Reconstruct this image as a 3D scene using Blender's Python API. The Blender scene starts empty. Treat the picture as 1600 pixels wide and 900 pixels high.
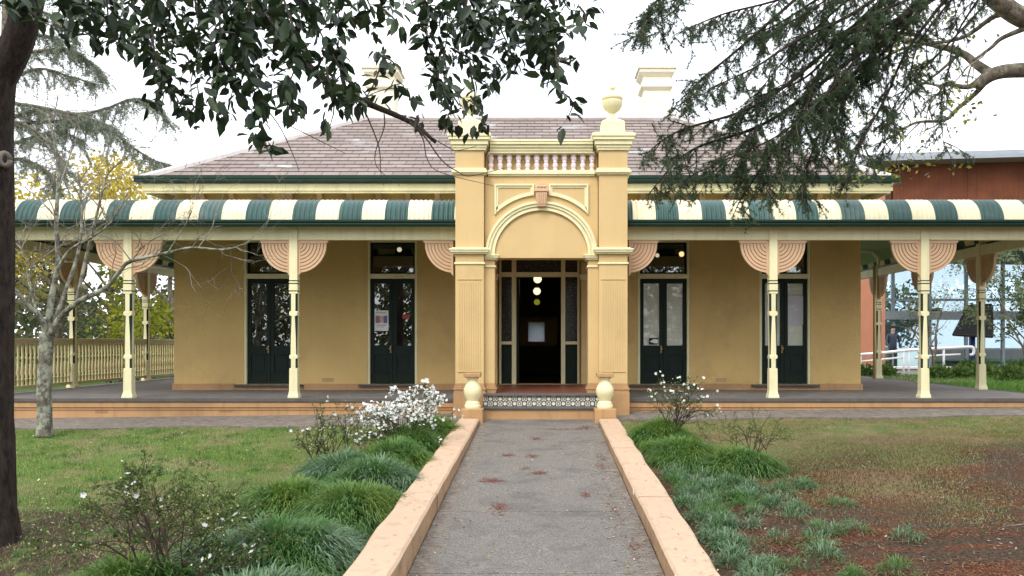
import bpy, math, random
import numpy as np
from mathutils import Vector, Matrix, Quaternion

scene = bpy.context.scene
COL = scene.collection
R = math.radians
random.seed(7)
RNG = np.random.default_rng(11)

# ------------------------------------------------------------------ camera
CAMZ = 1.8
cam_data = bpy.data.cameras.new("camera")
cam = bpy.data.objects.new("camera", cam_data)
COL.objects.link(cam)
cam.location = (0, 0, CAMZ)
cam.rotation_euler = (R(90), 0, 0)
cam_data.sensor_width = 36
cam_data.lens = 36 * 1350 / 1600
cam_data.shift_x = -46 / 1600
cam_data.shift_y = 85 / 1600
cam_data.clip_start = 0.05
cam_data.clip_end = 3000
scene.camera = cam

# ------------------------------------------------------------------ sky
SUN_EL, SUN_AZ = R(48), R(205)        # azimuth from +Y, clockwise
world = bpy.data.worlds.new("World")
scene.world = world
world.use_nodes = True
wn, wl = world.node_tree.nodes, world.node_tree.links
wn.clear()
w_out = wn.new("ShaderNodeOutputWorld")
w_bg = wn.new("ShaderNodeBackground")
w_bg.inputs["Strength"].default_value = 0.12
w_sky = wn.new("ShaderNodeTexSky")
w_sky.sky_type = 'NISHITA'
w_sky.sun_disc = False
w_sky.sun_elevation = SUN_EL
w_sky.sun_rotation = SUN_AZ
w_sky.dust_density = 2.0
w_tc = wn.new("ShaderNodeTexCoord")
w_no = wn.new("ShaderNodeTexNoise")
w_no.inputs["Scale"].default_value = 2.6
w_no.inputs["Detail"].default_value = 5
w_rp = wn.new("ShaderNodeValToRGB")
w_rp.color_ramp.elements[0].position = 0.30
w_rp.color_ramp.elements[0].color = (0.40, 0.40, 0.40, 1)
w_rp.color_ramp.elements[1].position = 0.47
w_rp.color_ramp.elements[1].color = (1, 1, 1, 1)
w_mix = wn.new("ShaderNodeMixRGB")
w_mix.inputs[2].default_value = (9.0, 9.3, 9.9, 1)       # cloud deck
wl.new(w_tc.outputs["Generated"], w_no.inputs["Vector"])
wl.new(w_no.outputs["Fac"], w_rp.inputs["Fac"])
wl.new(w_rp.outputs["Color"], w_mix.inputs[0])
wl.new(w_sky.outputs["Color"], w_mix.inputs[1])
wl.new(w_mix.outputs["Color"], w_bg.inputs["Color"])
wl.new(w_bg.outputs["Background"], w_out.inputs["Surface"])

# ------------------------------------------------------------------ sun (overcast: weak and wide)
sun_data = bpy.data.lights.new("sun", 'SUN')
sun_data.energy = 1.3
sun_data.angle = R(28)
sun_data.color = (1.0, 0.95, 0.87)
sun = bpy.data.objects.new("sun", sun_data)
COL.objects.link(sun)
sd = Vector((math.sin(SUN_AZ) * math.cos(SUN_EL), math.cos(SUN_AZ) * math.cos(SUN_EL), math.sin(SUN_EL)))
sun.rotation_euler = (-sd).to_track_quat('-Z', 'Y').to_euler()
sun.location = (-4, -10, 20)

vs = scene.view_settings
vs.view_transform = 'Standard'
vs.look = 'None'
vs.exposure = 0.91
vs.gamma = 1
vs.use_curve_mapping = False
scene.cycles.max_bounces = 8
scene.cycles.transparent_max_bounces = 12
scene.cycles.use_denoising = True

# ------------------------------------------------------------------ helpers
W = {}          # world offset of every object (no parent is rotated while parts are added)

def P(px, py, d):
    """A point of the place: d metres ahead, at the height and side where the survey of the photo puts it."""
    return Vector(((px - 846) / 1350 * d, d, CAMZ + (535 - py) / 1350 * d))

def gz(x, y):
    yy = np.clip(y, -20, 14.0)
    return -0.115 + 0.0556 * yy + 0.011 * np.clip(x, -12, 12) * np.clip(yy, 0, 14) / 14

class MB:
    def __init__(self):
        self.v, self.f, self.m, self.uv = [], [], [], []
        self.cur = 0
    def add(self, vs, fs, uvs=None):
        b = len(self.v)
        self.v.extend(tuple(p) for p in vs)
        for k, f in enumerate(fs):
            self.f.append(tuple(b + i for i in f))
            self.m.append(self.cur)
            self.uv.append(uvs[k] if uvs else None)
    def box(self, x0, x1, y0, y1, z0, z1):
        self.add([(x0,y0,z0),(x1,y0,z0),(x1,y1,z0),(x0,y1,z0),(x0,y0,z1),(x1,y0,z1),(x1,y1,z1),(x0,y1,z1)],
                 [(0,3,2,1),(4,5,6,7),(0,1,5,4),(1,2,6,5),(2,3,7,6),(3,0,4,7)])
        return self
    def frustum(self, cx, cy, z0, z1, a0, b0, a1, b1):
        """rectangular tapered block: half sizes a (x), b (y)"""
        v = []
        for z, a, b in ((z0,a0,b0),(z1,a1,b1)):
            v += [(cx-a,cy-b,z),(cx+a,cy-b,z),(cx+a,cy+b,z),(cx-a,cy+b,z)]
        self.add(v, [(0,3,2,1),(4,5,6,7),(0,1,5,4),(1,2,6,5),(2,3,7,6),(3,0,4,7)])
        return self
    def prism(self, poly, a, b, axis='y'):
        """extrude a 2D outline along an axis from a to b"""
        n = len(poly)
        def pt(p, t):
            if axis == 'y': return (p[0], t, p[1])
            if axis == 'x': return (t, p[0], p[1])
            return (p[0], p[1], t)
        v = [pt(p, a) for p in poly] + [pt(p, b) for p in poly]
        f = [tuple(range(n)), tuple(range(2*n-1, n-1, -1))]
        f += [(i, i+n, (i+1) % n + n, (i+1) % n) for i in range(n)]
        self.add(v, f)
        return self
    def lathe(self, prof, cx, cy, seg=24):
        v, f = [], []
        for r, z in prof:
            for k in range(seg):
                a = 2*math.pi*k/seg
                v.append((cx + r*math.cos(a), cy + r*math.sin(a), z))
        for i in range(len(prof)-1):
            for k in range(seg):
                k2 = (k+1) % seg
                f.append((i*seg+k, i*seg+k2, (i+1)*seg+k2, (i+1)*seg+k))
        f.append(tuple(range(seg-1, -1, -1)))
        f.append(tuple((len(prof)-1)*seg+k for k in range(seg)))
        self.add(v, f)
        return self
    def tube(self, pts, rad, seg=6, cap=True):
        pts = [Vector(p) for p in pts]
        n = len(pts)
        if isinstance(rad, (int, float)): rad = [rad]*n
        t0 = (pts[1]-pts[0]).normalized()
        u = t0.orthogonal().normalized()
        v, f = [], []
        for i in range(n):
            t = (pts[min(i+1,n-1)] - pts[max(i-1,0)])
            t = t.normalized() if t.length > 1e-9 else t0
            u = (u - t*u.dot(t))
            u = u.normalized() if u.length > 1e-6 else t.orthogonal().normalized()
            w = t.cross(u)
            for k in range(seg):
                a = 2*math.pi*k/seg
                v.append(pts[i] + (u*math.cos(a) + w*math.sin(a))*rad[i])
        for i in range(n-1):
            for k in range(seg):
                k2 = (k+1) % seg
                f.append((i*seg+k, i*seg+k2, (i+1)*seg+k2, (i+1)*seg+k))
        if cap:
            f.append(tuple(range(seg-1, -1, -1)))
            f.append(tuple((n-1)*seg+k for k in range(seg)))
        self.add(v, f)
        return self
    def band(self, cx, cz, r0, r1, a0, a1, y0, y1, seg=32, sz=1.0):
        """a flat curved band (part of a ring) standing in the XZ plane"""
        v, f = [], []
        for i in range(seg+1):
            a = a0 + (a1-a0)*i/seg
            c, s = math.cos(a), math.sin(a)*sz
            v += [(cx+r0*c, y0, cz+r0*s), (cx+r1*c, y0, cz+r1*s), (cx+r1*c, y1, cz+r1*s), (cx+r0*c, y1, cz+r0*s)]
        for i in range(seg):
            b = i*4
            for k in range(4):
                k2 = (k+1) % 4
                f.append((b+k, b+k2, b+4+k2, b+4+k))
        f += [(0,3,2,1), (seg*4, seg*4+1, seg*4+2, seg*4+3)]
        self.add(v, f)
        return self
    def build(self, name, mats, parent=None, bevel=0, smooth=False, recentre=True, auto=None):
        if not isinstance(mats, (list, tuple)): mats = [mats]
        V = np.array(self.v, dtype=np.float64)
        if recentre:
            c = Vector(((V[:,0].min()+V[:,0].max())/2, (V[:,1].min()+V[:,1].max())/2, V[:,2].min()))
        else:
            c = Vector((0,0,0))
        V = V - np.array(c)
        me = bpy.data.meshes.new(name)
        me.from_pydata(V.tolist(), [], self.f)
        for m in mats: me.materials.append(m)
        me.polygons.foreach_set("material_index", self.m)
        if any(u is not None for u in self.uv):
            lay = me.uv_layers.new(name="UVMap")
            flat = []
            for f, u in zip(self.f, self.uv):
                flat += [tuple(p) for p in u] if u else [(0,0)]*len(f)
            lay.data.foreach_set("uv", np.array(flat, dtype=np.float32).ravel())
        if smooth: me.polygons.foreach_set("use_smooth", [True]*len(self.f))
        me.validate()
        o = bpy.data.objects.new(name, me)
        link(o, parent, c)
        fix_normals(me)
        if auto is not None:
            me.set_sharp_from_angle(angle=R(auto))
        if bevel:
            b = o.modifiers.new("bevel", 'BEVEL')
            b.width = bevel; b.segments = 2; b.limit_method = 'ANGLE'; b.angle_limit = R(35)
        return o

def fix_normals(me):
    import bmesh
    bm = bmesh.new(); bm.from_mesh(me)
    bmesh.ops.recalc_face_normals(bm, faces=bm.faces[:])
    bm.to_mesh(me); bm.free()

def link(o, parent, at):
    at = Vector(at)
    COL.objects.link(o)
    if parent is not None:
        o.parent = parent
        o.location = at - W[parent.name]
    else:
        o.location = at
    W[o.name] = at
    return o

def tag(o, label=None, cat=None, group=None, kind=None):
    if label: o["label"] = label
    if cat: o["category"] = cat
    if group: o["group"] = group
    if kind: o["kind"] = kind
    return o

def empty(name, at, parent=None):
    o = bpy.data.objects.new(name, None)
    o.empty_display_size = 0.2
    return link(o, parent, at)

def kids(o):
    return [c for c in bpy.data.objects if c.parent == o]

def copy_tree(o, parent, at):
    """copy of a thing or part with its own parts, standing at another place"""
    c = o.copy()
    link(c, parent, at)
    for ch in kids(o):
        copy_tree(ch, c, Vector(at) + ch.location)
    return c

# ---- numpy clouds of small faces (leaves, needles, blades)
def inst(tv, tf, pos, fwd, scale, roll=None, up_bias=None):
    """place template (y axis = forward) at each pos, pointing along fwd"""
    pos = np.asarray(pos, float); fwd = np.asarray(fwd, float)
    n = len(pos)
    fwd = fwd / np.maximum(np.linalg.norm(fwd, axis=1, keepdims=True), 1e-9)
    if up_bias is None:
        ref = RNG.normal(size=(n,3))
    else:
        ref = RNG.normal(size=(n,3))*up_bias + np.array([0,0,1.0])
    side = np.cross(fwd, ref)
    side /= np.maximum(np.linalg.norm(side, axis=1, keepdims=True), 1e-9)
    nor = np.cross(side, fwd)
    scale = np.broadcast_to(np.asarray(scale, float), (n,))
    V = (tv[None,:,0:1]*side[:,None,:] + tv[None,:,1:2]*fwd[:,None,:] + tv[None,:,2:3]*nor[:,None,:])*scale[:,None,None] + pos[:,None,:]
    F = tf[None,:,:] + (np.arange(n)*len(tv))[:,None,None]
    return V.reshape(-1,3), F.reshape(-1, tf.shape[1])

def cloud(name, parts, mat, parent=None, smooth=False):
    """parts: list of (V, F) with triangles -> one mesh object"""
    Vs, Fs, b = [], [], 0
    for V, F in parts:
        Vs.append(V); Fs.append(F + b); b += len(V)
    V = np.concatenate(Vs); F = np.concatenate(Fs).astype(np.int32)
    c = Vector(((V[:,0].min()+V[:,0].max())/2, (V[:,1].min()+V[:,1].max())/2, V[:,2].min()))
    V = V - np.array(c)
    me = bpy.data.meshes.new(name)
    me.vertices.add(len(V)); me.vertices.foreach_set("co", V.astype(np.float32).ravel())
    k = F.shape[1]
    me.loops.add(F.size); me.loops.foreach_set("vertex_index", F.ravel())
    me.polygons.add(len(F)); me.polygons.foreach_set("loop_start", np.arange(0, F.size, k, dtype=np.int32))
    me.polygons.foreach_set("loop_total", np.full(len(F), k, dtype=np.int32))
    if smooth: me.polygons.foreach_set("use_smooth", np.ones(len(F), dtype=bool))
    for m in (mat if isinstance(mat, (list, tuple)) else [mat]): me.materials.append(m)
    me.update(calc_edges=True)
    o = bpy.data.objects.new(name, me)
    return link(o, parent, c)

LEAF_V = np.array([(0,0,0),(-.20,.28,.05),(0,.3,-.02),(.20,.28,.05),(-.20,.62,.04),(0,.62,-.03),(.20,.62,.04),(0,1,-.10)])
LEAF_F = np.array([(0,2,1),(0,3,2),(1,2,5),(1,5,4),(2,3,6),(2,6,5),(4,5,7),(5,6,7)])
CARD_V = np.array([(0,0,0),(-.3,.45,.04),(.3,.5,-.04),(0,1,-.05)])
CARD_F = np.array([(0,2,1),(1,2,3)])
def tuft_template(n, length, width, rng, spread=1.0):
    V, F = [], []
    for i in range(n):
        d = rng.normal(size=3); d /= np.linalg.norm(d)
        d = d*spread + np.array([0, .55, 0]); d /= np.linalg.norm(d)
        s = np.cross(d, rng.normal(size=3)); s /= np.linalg.norm(s)
        l = length*rng.uniform(.7,1.1)
        b = len(V)
        V += [s*width, -s*width, d*l]
        F.append((b, b+1, b+2))
    return np.array(V), np.array(F)

# ------------------------------------------------------------------ materials
def nodes_of(m):
    m.use_nodes = True
    return m.node_tree.nodes, m.node_tree.links, m.node_tree.nodes["Principled BSDF"]

def mat(name, col, rough=0.6, var=0.08, scale=3.0, bump=0.0, bscale=60, stain=None, stain_amt=0.0, spec=0.3, stain_scale=1.2, streak=0.0):
    m = bpy.data.materials.new(name)
    n, l, p = nodes_of(m)
    p.inputs["Roughness"].default_value = rough
    p.inputs["Specular IOR Level"].default_value = spec
    geo = n.new("ShaderNodeNewGeometry")
    no = n.new("ShaderNodeTexNoise"); no.inputs["Scale"].default_value = scale; no.inputs["Detail"].default_value = 6
    l.new(geo.outputs["Position"], no.inputs["Vector"])
    rp = n.new("ShaderNodeValToRGB")
    rp.color_ramp.elements[0].position = .3; rp.color_ramp.elements[1].position = .7
    rp.color_ramp.elements[0].color = tuple(c*(1-var) for c in col) + (1,)
    rp.color_ramp.elements[1].color = tuple(min(1, c*(1+var)) for c in col) + (1,)
    l.new(no.outputs["Fac"], rp.inputs["Fac"])
    out = rp.outputs["Color"]
    if stain:
        n2 = n.new("ShaderNodeTexNoise"); n2.inputs["Scale"].default_value = stain_scale; n2.inputs["Detail"].default_value = 8; n2.inputs["Roughness"].default_value = .7
        l.new(geo.outputs["Position"], n2.inputs["Vector"])
        r2 = n.new("ShaderNodeValToRGB"); r2.color_ramp.elements[0].position = .52; r2.color_ramp.elements[1].position = .72
        r2.color_ramp.elements[0].color = (0,0,0,1); r2.color_ramp.elements[1].color = (stain_amt,)*3 + (1,)
        l.new(n2.outputs["Fac"], r2.inputs["Fac"])
        mx = n.new("ShaderNodeMixRGB"); mx.inputs[2].default_value = tuple(stain) + (1,)
        l.new(r2.outputs["Color"], mx.inputs[0]); l.new(out, mx.inputs[1])
        out = mx.outputs["Color"]
    if streak:
        ms_ = n.new("ShaderNodeMapping"); ms_.inputs["Scale"].default_value = (14, 14, .5); l.new(geo.outputs["Position"], ms_.inputs[0])
        n5 = n.new("ShaderNodeTexNoise"); n5.inputs["Scale"].default_value = 1; n5.inputs["Detail"].default_value = 5; l.new(ms_.outputs[0], n5.inputs["Vector"])
        r5 = n.new("ShaderNodeValToRGB"); r5.color_ramp.elements[0].position = .50; r5.color_ramp.elements[1].position = .78
        r5.color_ramp.elements[0].color = (0,0,0,1); r5.color_ramp.elements[1].color = (streak,)*3 + (1,)
        l.new(n5.outputs["Fac"], r5.inputs["Fac"])
        m5 = n.new("ShaderNodeMixRGB"); m5.inputs[2].default_value = tuple(c*.55 for c in col) + (1,)
        l.new(r5.outputs["Color"], m5.inputs[0]); l.new(out, m5.inputs[1]); out = m5.outputs["Color"]
    l.new(out, p.inputs["Base Color"])
    if bump:
        n3 = n.new("ShaderNodeTexNoise"); n3.inputs["Scale"].default_value = bscale; n3.inputs["Detail"].default_value = 4
        l.new(geo.outputs["Position"], n3.inputs["Vector"])
        bp = n.new("ShaderNodeBump"); bp.inputs["Strength"].default_value = bump; bp.inputs["Distance"].default_value = .02
        l.new(n3.outputs["Fac"], bp.inputs["Height"]); l.new(bp.outputs["Normal"], p.inputs["Normal"])
    return m

def leaf_mat(name, cols, rough=.6, trans=.25, patch=None, patch_scale=.8, spec=.2):
    """foliage: colour differs leaf by leaf (random per island), optional large patches, some light passes through"""
    m = bpy.data.materials.new(name)
    n, l, p = nodes_of(m)
    geo = n.new("ShaderNodeNewGeometry")
    rp = n.new("ShaderNodeValToRGB")
    els = rp.color_ramp.elements
    while len(els) < len(cols): els.new(.5)
    for i, c in enumerate(cols):
        els[i].position = i/max(1, len(cols)-1); els[i].color = tuple(c) + (1,)
    l.new(geo.outputs["Random Per Island"], rp.inputs["Fac"])
    out = rp.outputs["Color"]
    if patch:
        no = n.new("ShaderNodeTexNoise"); no.inputs["Scale"].default_value = patch_scale; no.inputs["Detail"].default_value = 4
        l.new(geo.outputs["Position"], no.inputs["Vector"])
        r2 = n.new("ShaderNodeValToRGB"); r2.color_ramp.elements[0].position = .45; r2.color_ramp.elements[1].position = .62
        r2.color_ramp.elements[0].color = (0,0,0,1); r2.color_ramp.elements[1].color = (.85,.85,.85,1)
        l.new(no.outputs["Fac"], r2.inputs["Fac"])
        mx = n.new("ShaderNodeMixRGB"); mx.inputs[2].default_value = tuple(patch)+(1,)
        l.new(r2.outputs["Color"], mx.inputs[0]); l.new(out, mx.inputs[1]); out = mx.outputs["Color"]
    l.new(out, p.inputs["Base Color"])
    p.inputs["Roughness"].default_value = rough
    p.inputs["Specular IOR Level"].default_value = spec
    if trans:
        tr = n.new("ShaderNodeBsdfTranslucent"); l.new(out, tr.inputs["Color"])
        ms = n.new("ShaderNodeMixShader"); ms.inputs[0].default_value = trans
        l.new(p.outputs[0], ms.inputs[1]); l.new(tr.outputs[0], ms.inputs[2])
        l.new(ms.outputs[0], n["Material Output"].inputs["Surface"])
    return m

def emit_mat(name, col, strength):
    m = bpy.data.materials.new(name)
    n, l, p = nodes_of(m)
    p.inputs["Base Color"].default_value = tuple(col)+(1,)
    p.inputs["Emission Color"].default_value = tuple(col)+(1,)
    p.inputs["Emission Strength"].default_value = strength
    return m

def glass_mat(name, tint=(1,1,1), base=.0, rough=.0, gain=1.7, refl=(1,1,1)):
    """thin window pane: fresnel reflection over clear glass, 'base' adds reflection for coated or dusty panes"""
    m = bpy.data.materials.new(name)
    n, l, p = nodes_of(m)
    n.remove(p)
    fr = n.new("ShaderNodeFresnel"); fr.inputs["IOR"].default_value = 1.55
    ad = n.new("ShaderNodeMath"); ad.operation = 'MULTIPLY_ADD'; ad.use_clamp = True
    ad.inputs[1].default_value = gain; ad.inputs[2].default_value = base
    l.new(fr.outputs[0], ad.inputs[0])
    tr = n.new("ShaderNodeBsdfTransparent"); tr.inputs[0].default_value = tuple(tint)+(1,)
    gl = n.new("ShaderNodeBsdfGlossy"); gl.inputs["Roughness"].default_value = rough; gl.inputs[0].default_value = tuple(refl)+(1,)
    ms = n.new("ShaderNodeMixShader")
    l.new(ad.outputs[0], ms.inputs[0]); l.new(tr.outputs[0], ms.inputs[1]); l.new(gl.outputs[0], ms.inputs[2])
    l.new(ms.outputs[0], n["Material Output"].inputs["Surface"])
    return m

M = {}
M['ochre'] = mat('ochre_paint', (.61,.437,.205), .65, .05, 2.0, .12, 90, (.47,.32,.14), .5, streak=.12)
M['wall'] = mat('ochre_wall_paint', (.62,.43,.17), .7, .07, 1.1, .3, 45, (.42,.28,.12), .6, streak=.09)
M['cream'] = mat('cream_paint', (.76,.70,.43), .5, .05, 2.5, .05, 80, (.56,.50,.29), .4, streak=.3)
M['terra'] = mat('terracotta_paint', (.60,.40,.245), .6, .06, 3, .05, 70)
M['terra_dark'] = mat('terracotta_groove', (.30,.165,.095), .8, .05)
M['base'] = mat('orange_base_paint', (.45,.265,.125), .7, .07, 3, .15, 60, (.27,.17,.09), .7, streak=.5)
M['green'] = mat('dark_green_paint', (.010,.032,.022), .5, .10, 5, .03, 60, spec=.25)
M['door_green'] = mat('door_green_paint', (.008,.018,.013), .5, .10, 5, .03, 60, spec=.2)
M['sheet_green'] = mat('roof_sheet_green', (.036,.088,.078), .45, .14, 2, .0, 60, (.16,.2,.18), .6, spec=.35, streak=.5)
M['sheet_cream'] = mat('roof_sheet_cream', (.78,.72,.50), .5, .05, 2, .0, 60, (.5,.45,.30), .6, streak=.25)
M['kerb'] = mat('kerb_paint', (.52,.368,.252), .75, .07, 5, .35, 35, (.32,.21,.13), .8, stain_scale=5)
M['kerb_side'] = mat('kerb_side_brown', (.36,.23,.13), .85, .15, 6, .4, 35, (.14,.10,.065), .85, stain_scale=5)
M['decking'] = mat('verandah_boards', (.16,.145,.135), .7, .2, 6, .15, 40, (.09,.08,.075), .6)
M['nosing'] = mat('grey_nosing', (.10,.09,.085), .7, .15, 9)
M['tile_red'] = mat('red_floor_tile', (.20,.07,.045), .4, .2, 8)
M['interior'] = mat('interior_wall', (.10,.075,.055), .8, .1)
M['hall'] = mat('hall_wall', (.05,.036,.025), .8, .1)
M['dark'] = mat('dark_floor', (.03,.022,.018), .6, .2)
M['white'] = mat('white_paint', (.78,.78,.76), .5, .03)
M['blind'] = mat('pale_blind', (.85,.83,.74), .8, .04)
M['ceiling_green'] = mat('pale_green_lining', (.22,.29,.19), .7, .06)
M['urn'] = mat('urn_paint', (.76,.69,.42), .5, .06, 6, .1, 60, (.5,.43,.26), .4)
M['lilac'] = mat('pale_lilac_paint', (.80,.70,.72), .6, .08, 12, .1, 80)
M['chimney'] = mat('glare_washed_chimney_paint', (.84,.78,.60), .6, .04)  # glare washing out the chimneys is put into this paler colour
M['metal'] = mat('galvanised_metal', (.62,.64,.66), .4, .05)
M['rust'] = mat('rusted_steel', (.16,.052,.023), .8, .25, 1.4, .1, 30, (.11,.04,.02), .8, streak=.6)
M['terrabrick'] = mat('terracotta_pier', (.40,.17,.10), .8, .06)
M['greyroof'] = mat('grey_roof_edge', (.30,.33,.36), .5, .06)
M['greysteel'] = mat('grey_steel', (.24,.27,.30), .45, .06)
M['black'] = mat('black_metal', (.012,.012,.013), .5, .1)
M['concrete'] = mat('pale_concrete', (.50,.47,.44), .8, .1, 4, .2, 50)
M['glass'] = glass_mat('door_glass', (.75,.78,.78), .06)
M['glass_blind'] = glass_mat('blind_glass', (.96,.97,.96), .0, gain=.7)
M['curtain'] = glass_mat('curtain_glass', (.74,.90,.96), .26, refl=(.76,.87,.94))
M['railing'] = mat('railing_paint', (.52,.44,.23), .55, .08)
M['brass'] = mat('brass', (.35,.26,.10), .4)
M['lamp'] = emit_mat('lamp_glow', (1, .84, .55), .75)
M['lamp_warm'] = emit_mat('lamp_glow_warm', (1, .62, .28), 1.6)
M['lamp_yellow'] = emit_mat('lamp_glow_yellow', (.75, .70, .05), .14)

def bark(name, c0, c1, lichen=None, amt=.5, sc=14):
    m = bpy.data.materials.new(name)
    n, l, p = nodes_of(m)
    p.inputs["Roughness"].default_value = .9; p.inputs["Specular IOR Level"].default_value = .15
    geo = n.new("ShaderNodeNewGeometry")
    mp = n.new("ShaderNodeMapping"); mp.inputs["Scale"].default_value = (1,1,.35)
    l.new(geo.outputs["Position"], mp.inputs["Vector"])
    no = n.new("ShaderNodeTexNoise"); no.inputs["Scale"].default_value = sc; no.inputs["Detail"].default_value = 8; no.inputs["Roughness"].default_value = .7
    l.new(mp.outputs[0], no.inputs["Vector"])
    rp = n.new("ShaderNodeValToRGB"); rp.color_ramp.elements[0].position = .35; rp.color_ramp.elements[1].position = .68
    rp.color_ramp.elements[0].color = tuple(c0)+(1,); rp.color_ramp.elements[1].color = tuple(c1)+(1,)
    l.new(no.outputs["Fac"], rp.inputs["Fac"])
    out = rp.outputs[0]
    if lichen:
        n2 = n.new("ShaderNodeTexNoise"); n2.inputs["Scale"].default_value = 7; n2.inputs["Detail"].default_value = 9; n2.inputs["Roughness"].default_value = .75
        l.new(geo.outputs["Position"], n2.inputs["Vector"])
        r2 = n.new("ShaderNodeValToRGB"); r2.color_ramp.elements[0].position = .56-.2*amt; r2.color_ramp.elements[1].position = .66-.2*amt
        l.new(n2.outputs["Fac"], r2.inputs["Fac"])
        mx = n.new("ShaderNodeMixRGB"); mx.inputs[2].default_value = tuple(lichen)+(1,)
        l.new(r2.outputs[0], mx.inputs[0]); l.new(out, mx.inputs[1]); out = mx.outputs[0]
    l.new(out, p.inputs["Base Color"])
    bp = n.new("ShaderNodeBump"); bp.inputs["Strength"].default_value = .7; bp.inputs["Distance"].default_value = .03
    l.new(no.outputs["Fac"], bp.inputs["Height"]); l.new(bp.outputs[0], p.inputs["Normal"])
    return m
M['bark_dark'] = bark('dark_bark', (.012,.009,.007), (.055,.042,.034), None, .06, 22)
M['bark_lichen'] = bark('lichen_bark', (.055,.047,.04), (.19,.17,.135), (.31,.32,.25), .5, 18)
M['bark_pale'] = bark('pale_bark', (.06,.05,.04), (.19,.16,.12), (.23,.21,.15), .35, 14)
M['twig'] = mat('twig_bark', (.06,.045,.032), .9, .3, 20)
M['twig_grey'] = mat('grey_twig_bark', (.19,.17,.14), .9, .3, 20)
# ------------------------------------------------------------------ the house
YW, YF = 16.37, 14.0                 # front wall plane, verandah post line
XL, XR = -6.96, 6.05                 # end walls
YB = 22.5                            # back wall
VW = 2.37                            # verandah width
ZF = 0.90                            # verandah floor
ZS = 1.01                            # door sills and porch floor
house = tag(empty('house', (-.45, YW, .6)), 'single-storey ochre colonial house with striped verandah roof, slate roof and arched porch', 'house')

def wall_open(mb, x0, x1, z0, z1, y0, y1, ops):
    xs = sorted({x0, x1} | {o[0] for o in ops} | {o[1] for o in ops})
    for a, b in zip(xs, xs[1:]):
        cuts = sorted((o[2], o[3]) for o in ops if o[0] <= a + 1e-6 and o[1] >= b - 1e-6)
        z = z0
        for c0, c1 in cuts:
            if c0 > z: mb.box(a, b, y0, y1, z, c0)
            z = c1
        if z < z1: mb.box(a, b, y0, y1, z, z1)

DOORS = [(-5.64,-4.66),(-3.30,-2.35),(1.82,2.81),(4.13,5.10)]
ops = [(a, b, ZS, 3.74) for a, b in DOORS] + [(-.83,.745,ZS,3.46)]
mb = MB(); wall_open(mb, XL, XR, .5, 4.72, YW, YW+.3, ops)
mb.build('wall', M['wall'], house)
mb = MB(); mb.box(XL, XL+.3, YW+.302, YB, .5, 4.72); mb.build('wall', M['wall'], house)
mb = MB(); mb.box(XR-.3, XR, YW+.302, YB, .5, 4.72); mb.build('wall', M['wall'], house)
mb = MB(); wall_open(mb, XL+.302, XR-.302, .5, 4.72, YB-.3, YB, [(-.34,.08,1.82,2.32)])
mb.build('wall', M['wall'], house)
# inside: a hall between two rooms
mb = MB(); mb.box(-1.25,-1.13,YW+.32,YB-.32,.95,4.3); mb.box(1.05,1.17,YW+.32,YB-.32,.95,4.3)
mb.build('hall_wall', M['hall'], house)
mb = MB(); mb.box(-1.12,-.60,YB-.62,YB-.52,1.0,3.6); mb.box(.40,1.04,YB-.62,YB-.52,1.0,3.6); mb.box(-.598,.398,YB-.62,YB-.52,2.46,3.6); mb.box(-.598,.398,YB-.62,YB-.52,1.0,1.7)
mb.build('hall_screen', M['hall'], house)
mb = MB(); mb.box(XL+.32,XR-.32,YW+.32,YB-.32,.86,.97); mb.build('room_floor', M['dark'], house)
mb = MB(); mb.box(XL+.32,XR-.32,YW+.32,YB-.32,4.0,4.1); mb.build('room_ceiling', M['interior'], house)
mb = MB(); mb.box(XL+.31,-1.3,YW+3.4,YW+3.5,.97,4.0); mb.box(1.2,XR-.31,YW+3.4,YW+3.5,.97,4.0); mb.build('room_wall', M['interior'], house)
mb = MB(); mb.box(-.40,.14,YB-.335,YB-.305,1.76,1.815); mb.box(-.40,.14,YB-.335,YB-.305,2.325,2.38); mb.box(-.40,-.345,YB-.335,YB-.305,1.817,2.323); mb.box(.085,.14,YB-.335,YB-.305,1.817,2.323)
o = mb.build('back_window', M['terra'], house)
mb = MB(); mb.box(-.34,.08,YB-.2,YB-.19,1.82,2.32); mb.build('pane', leaf_mat('frosted_glass', [(.62,.66,.72),(.62,.66,.72)], .4, .75), o)

# skirting plinth along the front wall, interrupted at doors
mb = MB()
segs = [(XL-.03,-5.80),(-4.50,-3.46),(-2.19,-1.0),(.92,1.66),(2.97,3.97),(5.26,XR+.03)]
for a, b in segs:
    mb = MB(); mb.box(a, b, YW-.035, YW-.002, ZF-.05, 1.02); mb.build('skirting', M['base'], house, bevel=.008)
for a, b in DOORS:
    mb = MB(); mb.box(a-.15, b+.15, YW-.10, YW+.05, ZS-.045, ZS-.004); mb.build('door_step', M['nosing'], house, bevel=.008)
for vx in ((512-846)/82.5, (1127-846)/82.5):
    mb = MB(); mb.box(vx-.12, vx+.12, YW-.006, YW-.002, 1.05, 1.13); o = mb.build('air_vent', M['ochre'], house)
    mb = MB()
    for i in range(3): mb.box(vx-.105, vx+.105, YW-.008, YW-.0065, 1.063+i*.022, 1.073+i*.022)
    mb.build('grille', M['terra_dark'], o)

for a, b in DOORS:
    mb = MB(); mb.box(a-.158, b+.158, YW-.036, YW-.002, ZF-.05, ZS-.047); mb.build('skirting', M['base'], house)
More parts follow.
